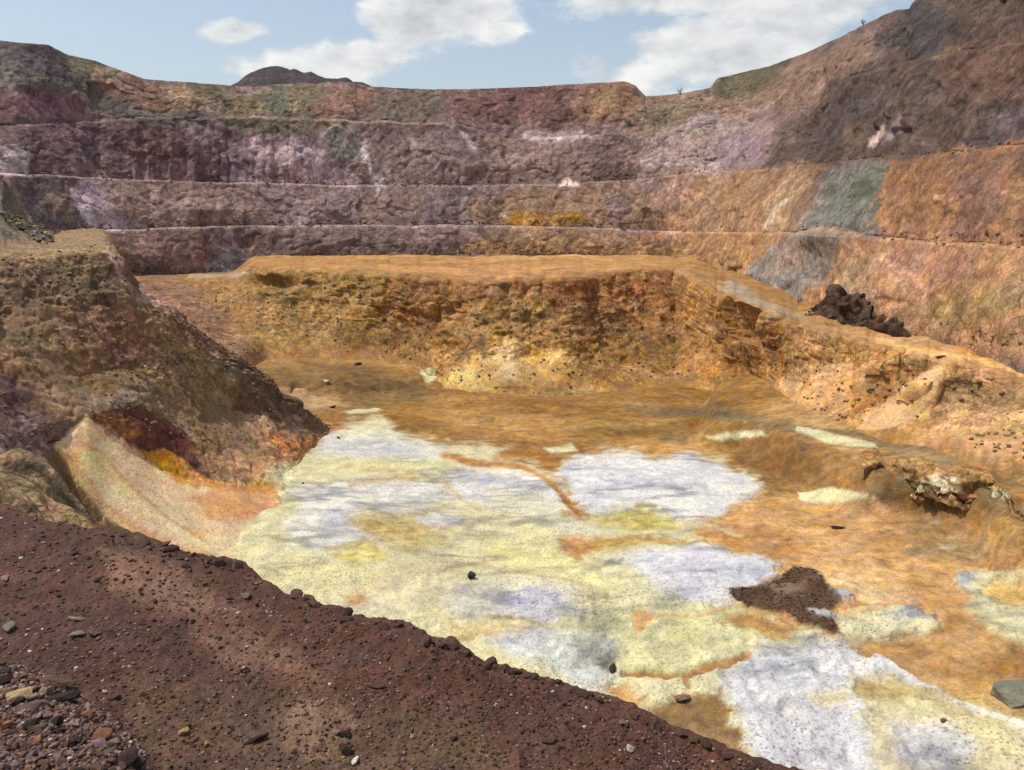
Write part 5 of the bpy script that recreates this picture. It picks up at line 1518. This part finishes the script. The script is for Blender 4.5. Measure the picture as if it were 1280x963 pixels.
# single stones one can pick out on the ledge
for a, b, w, col, lab, sq, ro, stc in (
        (70, 860, 44, 'brown', 'long brown slab tilted at the top of the rubble heap, lower left', 0.55, 0.1, 1.5),
        (76, 877, 26, 'near-black', 'dark wedge-shaped stone just below the long brown slab', 0.6, 0.3, 1.4),
        (27, 871, 24, 'tan', 'light tan block lying in the rubble heap near the left edge', 0.8, 0.2, 1.1),
        (8, 853, 16, 'near-black', 'near-black stone at the left edge on top of the rubble heap', 0.9, None, 1.0),
        (55, 868, 17, 'pinkish grey', 'pinkish grey cube-like stone beside the light tan block', 0.9, None, 1.0),
        (42, 908, 18, 'near-black', 'black stone in a hollow in the middle of the rubble heap', 0.8, None, 1.0),
        (40, 886, 30, 'purple grey', 'broad purple grey stone under the light tan block', 0.6, 0.0, 1.3),
        (128, 921, 20, 'rusty orange', 'rusty orange stone at the right flank of the rubble heap', 0.7, None, 1.2),
        (124, 933, 22, 'pinkish grey', 'pinkish stone directly below the rusty orange one', 0.8, None, 1.0),
        (162, 952, 28, 'near-black', 'large dark stone at the bottom edge right of the rubble heap', 0.8, None, 1.0),
        (143, 874, 20, 'dark maroon', 'rounded dark stone with a white pebble beside it, right of the heap', 0.7, None, 1.2),
        (132, 867, 6, 'pale', 'small white pebble against a rounded dark stone', 0.9, None, 1.0),
        (177, 869, 12, 'rusty orange', 'small orange stone alone on the dirt right of the rubble heap', 0.7, None, 1.2),
        (470, 858, 22, 'dark maroon', 'flat near-black stone half buried in the middle of the dirt ledge', 0.4, 0.05, 1.5),
        (429, 921, 18, 'near-black', 'upper of two dark round stones at the foot of a crack', 0.9, None, 1.0),
        (433, 940, 20, 'near-black', 'lower of two dark round stones, beside a pale chip', 0.9, None, 1.0),
        (443, 952, 13, 'pale', 'pale yellowish chip beside the two dark round stones', 0.5, None, 1.3),
        (789, 938, 13, 'pale', 'cream coloured stone chip on the right part of the ledge', 0.9, None, 1.0),
        (230, 917, 15, 'yellow ochre', 'ochre yellow stone on the lower dirt ledge, left of its smaller twin', 0.7, None, 1.2),
        (258, 931, 10, 'yellow ochre', 'smaller ochre yellow stone right of its larger twin', 0.8, None, 1.0),
        (12, 788, 20, 'greenish grey', 'grey stone with pale top at the left edge of the ledge', 0.6, None, 1.2),
        (100, 775, 17, 'tan', 'tan flat stone on the left middle of the ledge', 0.4, 0.1, 1.4),
        (97, 795, 16, 'pinkish grey', 'pale pinkish stone below the tan flat stone', 0.6, None, 1.1),
        (118, 793, 18, 'purple grey', 'purple grey stone right of the pale pinkish one', 0.6, None, 1.2),
        (8, 724, 12, 'pinkish grey', 'small pink stone at the left edge below the outcrop', 0.5, None, 1.4),
        (232, 744, 12, 'pinkish grey', 'light pink stone in the dusty bare patch of the ledge', 0.6, None, 1.1),
        (308, 747, 18, 'purple grey', 'grey stone near the brink in the upper ledge', 0.6, None, 1.2),
        (320, 926, 20, 'near-black', 'long black stone low on the dirt ledge near the bottom edge', 0.5, 0.5, 1.5),
        (335, 766, 5, 'pale', 'tiny white pebble high on the ledge near the brink', 0.9, None, 1.0),
        (686, 926, 24, 'dark maroon', 'flat maroon slab on the right part of the ledge', 0.35, 0.1, 1.4),
        (304, 840, 12, 'near-black', 'small black stone in the middle of the ledge', 0.7, None, 1.2),
        (583, 818, 14, 'dark maroon', 'round maroon stone perched right on the brink of the ledge', 1.0, None, 1.0),
        (583, 688 + 132, 0, None, None, 0, None, 0)):
    if not w:
        continue
    stone('stone', LEDGE, a, b, w, col, lab, None, sq, ro, 0.2, 'stone', stc)

# stones of the rubble heap in the corner
def inside(poly_, a, b):
    return signed_dist(poly_, np.array([float(a)]), np.array([float(b)]))[0] > 0
n = 0
tries = 0
HEAP_COLS = ['dark maroon', 'dark maroon', 'purple grey', 'purple grey', 'brown', 'brown', 'brown', 'rusty orange', 'pinkish grey', 'pinkish grey', 'near-black']
while n < 230 and tries < 5000:
    tries += 1
    a, b = R_.uniform(-6, 195), R_.uniform(838, 972)
    if not inside(heap_px, a, b):
        continue
    col = R_.choice(HEAP_COLS)
    w = R_.choice((5, 6, 7, 8, 9, 10, 12, 15))
    size = 'larger' if w > 9 else 'small'
    stone('stone', LEDGE, a, b, w, col, '%s %s broken stone in the rubble heap in the lower left corner' % (size, col),
          'broken stones of the rubble heap', R_.uniform(0.65, 1.0), None, 0.1)
    n += 1
# stones lying about on the ledge
n = 0
while n < 70:
    a, b = R_.uniform(5, 960), R_.uniform(650, 960)
    e = float(np.interp(a, px, edge_py))
    if b < e + 6 or inside(heap_px, a, b):
        continue
    col = R_.choice(['dark maroon', 'near-black', 'brown', 'purple grey', 'dark maroon', 'near-black', 'pinkish grey'])
    stone('stone', LEDGE, a, b, R_.choice((5, 6, 7, 8, 9, 11)), col, 'small %s stone scattered on the dark dirt ledge' % col,
          'stones scattered on the dirt ledge', R_.uniform(0.45, 0.8))
    n += 1
# clods on the brink
n = 0
while n < 95:
    a = R_.uniform(150, 1000)
    e = float(np.interp(a, px, edge_py))
    if e > 962:
        continue
    stone('clod', LEDGE, a, e + R_.uniform(-1, 5), R_.choice((6, 8, 9, 10, 12, 14, 17, 20)), R_.choice(['dark maroon', 'dark maroon', 'brown']),
          'dark clod of earth along the crumbling brink of the ledge', 'clods along the brink', R_.uniform(0.85, 1.25), None, 0.4, 'clod')
    n += 1

# boulders farther off
for grid, a, b, w, col, nm, lab, sq, ro, stc in (
        (FLOORGRID, 588, 727, 17, 'near-black', 'boulder', 'dark upright boulder standing alone on the pale salt crust', 1.1, 0.6, 1.0),
        (FLOORGRID, 1047, 660, 14, 'near-black', 'boulder', 'flat black boulder alone on the orange clay pan', 0.4, 0.0, 1.4),
        (FLOORGRID, 852, 876, 20, 'brown', 'boulder', 'grey brown boulder on brown mud just beyond the brink', 0.8, None, 1.1),
        (FLOORGRID, 1272, 872, 50, 'greenish grey', 'boulder', 'large grey green boulder at the right edge of the picture', 0.8, 0.3, 1.2),
        (FLOORGRID, 765, 838, 18, 'near-black', 'boulder', 'dark jagged boulder at the end of the blue grey salt flow', 0.6, None, 1.3),
        (FLOORGRID, 541, 468, 24, 'sulphur yellow', 'boulder', 'pale sulphur yellow block at the foot of the terrace face', 0.75, 0.0, 1.1),
        (FLOORGRID, 408, 480, 12, 'sulphur yellow', 'boulder', 'small pale block on brown earth near the spur toe', 0.8, None, 1.0),
        (FLOORGRID, 416, 512, 8, 'near-black', 'boulder', 'small black boulder at the toe of the left spur', 0.8, None, 1.1),
        (FLOORGRID, 424, 548, 8, 'near-black', 'boulder', 'small black boulder at the far margin of the salt', 0.5, None, 1.3),
        (FLOORGRID, 379, 606, 5, 'near-black', 'boulder', 'tiny dark boulder in a pale round salt patch', 0.9, None, 1.0),
        (FLOORGRID, 1178, 905, 7, 'brown', 'boulder', 'small rust brown boulder on the white salt at lower right', 0.7, None, 1.1),
        (FLOORGRID, 448, 458, 10, 'near-black', 'boulder', 'dark boulder on the orange bench below the terrace', 0.8, None, 1.1),
        (TERRGRID, 1175, 450, 14, 'dark maroon', 'boulder', 'dark reddish boulder beside the sandy ramp road', 0.6, 0.0, 1.5),
        (TERRGRID, 1247, 447, 8, 'pale', 'boulder', 'pale boulder above the sandy ramp road', 0.9, None, 1.0)):
    stone(nm, grid, a, b, w, col, lab, None, sq, ro, 0.25, 'boulder', stc)
# blocks of the undercut edge of the right terrace
for a, b, w, col, lab in ((1120, 618, 16, 'tan', 'tan rock block at the left end of the undercut scarp'), (1150, 630, 12, 'brown', 'brown rock block under the pale band of the scarp'),
                          (1206, 628, 22, 'rusty orange', 'orange rock block in the hollow of the undercut scarp'), (1236, 622, 24, 'greenish grey', 'grey green rock block at the right end of the hollow'),
                          (1182, 640, 16, 'brown', 'dark brown rock block at the foot of the scarp'), (1222, 652, 14, 'pale', 'pale rock block low at the right foot of the scarp'),
                          (1262, 672, 18, 'yellow ochre', 'ochre rock block on the slope at the right edge')):
    stone('rock_block', SCARP, a, b, w, col, lab, None, 0.8, None, 0.5, 'rock', 1.15)
# scree blocks under the left wall
for i in range(64):
    t = R_.random() ** 0.8
    a = 2 + 60 * t + R_.uniform(-10, 8) * (0.4 + t)
    b = 264 + 34 * t + R_.uniform(-8, 8)
    if a < -4:
        continue
    stone('boulder', LEFTGRID, a, b + 4, R_.choice((4, 5, 5, 6, 7, 9)), (scol := R_.choice(['greenish grey', 'greenish grey', 'tan', 'grey', 'brown'])),
          '%s boulder in the scree on the bench at far left' % scol, 'scree boulders on the left bench', 0.9, None, 0.1, 'boulder')
stone('boulder', LEFTGRID, 61, 298, 12, 'tan', 'largest light boulder at the lower end of the scree, far left', None, 0.9, None, 0.1, 'boulder')


def dry_shrub(a, b, hpx, label):
    p = on_grid(WALLGRID, a, b)
    dist = (p - Vector((0, 0, EYE))).length
    h = hpx / FOC * dist
    r = random.Random(int(a))
    root = bpy.data.objects.new('shrub', None)
    root.location = p
    root['label'] = label; root['category'] = 'shrub'
    COL.objects.link(root)
    bt, bl = bmesh.new(), bmesh.new()
    for _ in range(9):
        d_ = Vector((r.uniform(-0.6, 0.6), r.uniform(-0.6, 0.6), 1)).normalized() * h * r.uniform(0.6, 1)
        w = h * 0.03
        side = d_.cross(Vector((0.3, 1, 0.2))).normalized() * w
        side2 = d_.cross(side).normalized() * w
        base = [bt.verts.new(side), bt.verts.new(-side * 0.5 + side2), bt.verts.new(-side * 0.5 - side2)]
        tip = bt.verts.new(d_)
        for i in range(3):
            bt.faces.new((base[i], base[(i + 1) % 3], tip))
        for _k in range(14):
            q = d_ * r.uniform(0.35, 1) + Vector((r.gauss(0, 1), r.gauss(0, 1), r.gauss(0, 1))) * h * 0.07
            u_ = Vector((r.gauss(0, 1), r.gauss(0, 1), r.gauss(0, 1))).normalized() * h * 0.07
            v_ = Vector((r.gauss(0, 1), r.gauss(0, 1), r.gauss(0, 1))).normalized() * h * 0.04
            bl.faces.new((bl.verts.new(q - u_), bl.verts.new(q + v_), bl.verts.new(q + u_)))
    for nm, bm_, col in (('stem', bt, (80, 68, 56)), ('foliage', bl, (96, 98, 70))):
        me = bpy.data.meshes.new(nm); bm_.to_mesh(me); bm_.free()
        me.materials.append(stone_material('shrub_' + nm, col))
        o = bpy.data.objects.new(nm, me); o.parent = root
        COL.objects.link(o)


dry_shrub(1078, 34, 8, 'small dry shrub on the right-hand skyline above the dark slope')
dry_shrub(850, 119, 9, 'thin dry shrub on the skyline notch right of the far rim')


def scatter(name, points, mats, kind='stuff', seed=3):
    """Uncountable bits as one mesh: a low stone at each (position, size)."""
    r = random.Random(seed)
    base = []
    for i in range(6):
        bm = bmesh.new()
        bmesh.ops.create_icosphere(bm, subdivisions=1, radius=1.0)
        for v in bm.verts:
            v.co *= r.uniform(0.65, 1.15)
        bm.verts.index_update()
        base.append((np.array([v.co[:] for v in bm.verts], np.float32), np.array([[v.index for v in f.verts] for f in bm.faces], np.int32)))
        bm.free()
    V, F, M, off = [], [], [], 0
    for p, s, mi in points:
        bv, bf = base[r.randrange(6)]
        a = r.uniform(0, 6.28)
        ca, sa = math.cos(a) * s, math.sin(a) * s
        q = np.empty_like(bv)
        q[:, 0] = bv[:, 0] * ca * 1.2 - bv[:, 1] * sa + p[0]
        q[:, 1] = bv[:, 0] * sa * 1.2 + bv[:, 1] * ca + p[1]
        q[:, 2] = bv[:, 2] * s * 0.75 + p[2] + s * 0.2
        V.append(q); F.append(bf + off); off += len(bv)
        M.append(np.full(len(bf), mi, np.int32))
    V = np.concatenate(V); F = np.concatenate(F); M = np.concatenate(M)
    me = bpy.data.meshes.new(name)
    me.vertices.add(len(V)); me.vertices.foreach_set('co', V.ravel())
    me.loops.add(F.size); me.loops.foreach_set('vertex_index', F.ravel())
    me.polygons.add(len(F)); me.polygons.foreach_set('loop_start', np.arange(0, F.size, 3, dtype=np.int32))
    me.polygons.foreach_set('material_index', M)
    me.update(calc_edges=True)
    for m in mats:
        me.materials.append(m)
    o = bpy.data.objects.new(name, me)
    o['kind'] = kind
    COL.objects.link(o)
    return o


GRAVEL_MATS = [STONE_MAT[k] for k in ('dark maroon', 'near-black', 'brown', 'purple grey', 'pinkish grey', 'rusty orange', 'pale', 'tan')]


def pick(grid, n, test, size, weights, seed):
    r = random.Random(seed)
    Xg, Yg, Zg, Pa, Pb = grid
    out = []
    R1, C1 = Xg.shape
    k = 0
    while len(out) < n and k < n * 40:
        k += 1
        i, j = r.randrange(R1), r.randrange(C1)
        a, b = Pa[i, j], Pb[i, j]
        if not test(a, b):
            continue
        dist = math.sqrt(Xg[i, j] ** 2 + Yg[i, j] ** 2 + (Zg[i, j] - EYE) ** 2)
        s = size(r) / FOC * dist * 0.5
        out.append(((float(Xg[i, j]), float(Yg[i, j]), float(Zg[i, j])), s, r.choices(range(len(weights)), weights)[0]))
    return out


g1 = pick(LEDGE, 9500, lambda a, b: -20 < a < 1010 and b < 985, lambda r: r.choice((1.3, 1.5, 1.8, 2.2, 2.8, 3.6, 4.6)), (12, 3, 8, 4, 2, 0.8, 0.4, 0.8), 5)
hp = np.array(heap_px, float)
_hs = signed_dist(heap_px, LEDGE[3].ravel(), LEDGE[4].ravel()).reshape(LEDGE[3].shape)
_hi = np.argwhere((_hs > -8) & (LEDGE[3] > -20) & (LEDGE[4] < 985))
rr = random.Random(8)
g2 = []
for _ in range(4200):
    i, j = _hi[rr.randrange(len(_hi))]
    p = (float(LEDGE[0][i, j]), float(LEDGE[1][i, j]), float(LEDGE[2][i, j]))
    dist = math.sqrt(p[0] ** 2 + p[1] ** 2 + (p[2] - EYE) ** 2)
    g2.append((p, rr.choice((1.6, 2, 2.5, 3, 4, 5, 6)) / FOC * dist * 0.5, rr.choices(range(8), (6, 4, 6, 6, 5, 2, 0.3, 1.2))[0]))
scatter('gravel', g1 + g2, GRAVEL_MATS)
_ds = signed_dist([(890, 748), (945, 733), (985, 712), (1030, 718), (1050, 745), (1060, 765), (1052, 800), (1000, 784), (940, 774), (895, 785)], FLOORGRID[3].ravel(), FLOORGRID[4].ravel()).reshape(FLOORGRID[3].shape)
_di = np.argwhere((_ds > -6) & stain_mask)


def rubble(grid, rows_, n, cols, sizes, weights, seed, test=None):
    r = random.Random(seed)
    Xg, Yg, Zg, Pa, Pb = grid
    js = np.argwhere((Pa[rows_[0]] > cols[0]) & (Pa[rows_[0]] < cols[1])).ravel()
    out = []
    for _ in range(n * 4):
        if len(out) >= n:
            break
        i, j = r.choice(rows_), int(js[r.randrange(len(js))])
        if fbm(np.array([Xg[i, j]]), np.array([Yg[i, j]]), np.array([Zg[i, j]]), 9.0, 2, 0.5, 5.0)[0] < r.uniform(-0.35, 0.25):
            continue
        if test and not test(Pa[i, j], Pb[i, j]):
            continue
        out.append(((float(Xg[i, j]) + r.uniform(-.2, .2), float(Yg[i, j]) + r.uniform(-.2, .2), float(Zg[i, j])), r.choice(sizes), r.choices(range(len(weights)), weights)[0]))
    return out


g_w = rubble(WALLGRID, list(range(3, 16)) + list(range(58, 72)) + list(range(126, 140)), 1500, (0, 800), (0.1, 0.14, 0.2, 0.26, 0.38), (1, 0, 3, 3, 3, 0, 0, 0.5), 31)
g_w += rubble(WALLGRID, list(range(3, 18)) + list(range(58, 70)) + list(range(126, 136)), 900, (800, 1290), (0.07, 0.1, 0.13, 0.17, 0.24), (0, 0, 3, 1, 1, 3, 0, 3), 32)
g_w += rubble(TERRGRID, list(range(80, 200)), 1300, (240, 1290), (0.07, 0.1, 0.13, 0.18, 0.26), (0, 0, 4, 0, 0, 3, 0, 4), 33)
g_w += rubble(LEFTGRID, list(range(30, 200)), 1800, (0, 420), (0.05, 0.07, 0.1, 0.13, 0.2), (0, 0, 5, 1, 1, 2, 0, 3), 34, lambda a, b: b < 560)
RUB = [stone_material('rubble_%d' % i, v) for i, v in enumerate([(120, 96, 90), (110, 88, 82), (146, 114, 82), (136, 110, 104), (150, 124, 116), (172, 124, 78), (200, 180, 150), (176, 140, 92)])]
scatter('rubble', g_w, RUB, seed=17)
g3 = []
for _ in range(3600):
    i, j = _di[rr.randrange(len(_di))]
    p = (float(FLOORGRID[0][i, j]), float(FLOORGRID[1][i, j]), float(FLOORGRID[2][i, j]))
    if fbm(np.array([p[0]]), np.array([p[1]]), np.array([0.0]), 2.2, 2, 0.5, 3.0)[0] < rr.uniform(-0.5, 0.12):
        continue
    dist = math.sqrt(p[0] ** 2 + p[1] ** 2 + (p[2] - EYE) ** 2)
    g3.append((p, rr.choice((1.0, 1.3, 1.6, 2, 2.6)) / FOC * dist * 0.5, rr.choices((0, 1, 2), (3, 3, 2))[0]))
CR = [stone_material('crust_%d' % i, v) for i, v in enumerate([(92, 66, 48), (70, 50, 40), (112, 82, 58)])]
scatter('dark_crust', g3, CR, seed=9)


# ------------------------------------------------------------------ labels of the many stones: counted from the left
ORD = ['leftmost', 'second from left', 'third from left', 'fourth from left', 'fifth from left', 'sixth from left', 'seventh from left', 'eighth from left', 'ninth from left', 'tenth from left',
       'eleventh from left', 'twelfth from left', 'thirteenth from left', 'fourteenth from left', 'fifteenth from left', 'sixteenth from left', 'seventeenth from left', 'eighteenth from left',
       'nineteenth from left', 'twentieth from left', 'twenty-first from left', 'twenty-second from left', 'twenty-third from left', 'twenty-fourth from left']


def zone_of(o):
    a, b = project(o.location.x, o.location.y, o.location.z)
    g = o['group']
    if g == 'broken stones of the rubble heap':
        return 'upper' if b < 893 else ('middle' if b < 925 else 'lowest')
    if g == 'stones scattered on the dirt ledge':
        return ('left ' if a < 260 else 'middle ' if a < 540 else 'right ') + ('far' if b < float(np.interp(a, [0, 900], [740, 950])) else 'near')
    if g == 'clods along the brink':
        return ('highest', 'second', 'third', 'fourth', 'fifth', 'lowest')[int(min(5, max(0, (a - 150) // 142)))]
    return 'upper' if b < 282 else 'lower'


CLASSES = {}
for o in list(COL.objects):
    if o.get('group'):
        CLASSES.setdefault((o['group'], o['label'], zone_of(o)), []).append(o)
for (g, lab, zone), obs in CLASSES.items():
    obs.sort(key=lambda o: float(project(o.location.x, o.location.y, o.location.z)[0]))
    for i, o in enumerate(obs):
        n = ORD[i] if i < 24 else 'rightmost'
        if g == 'broken stones of the rubble heap':
            o['label'] = '%s, %s in the %s layer of the rubble heap' % (lab.split(' in the')[0].replace('broken ', ''), n, zone)
        elif g == 'stones scattered on the dirt ledge':
            side, dep = zone.split()
            o['label'] = '%s, %s, %s of the ledge, %s third' % (lab.split(' scattered')[0], n, 'brink side' if dep == 'far' else 'near side', side)
        elif g == 'clods along the brink':
            o['label'] = 'dark earth clod, %s along the %s stretch of the ledge brink' % (n, zone)
        else:
            o['label'] = '%s in the %s scree at far left, %s' % (lab.split(' in the')[0], zone, n)
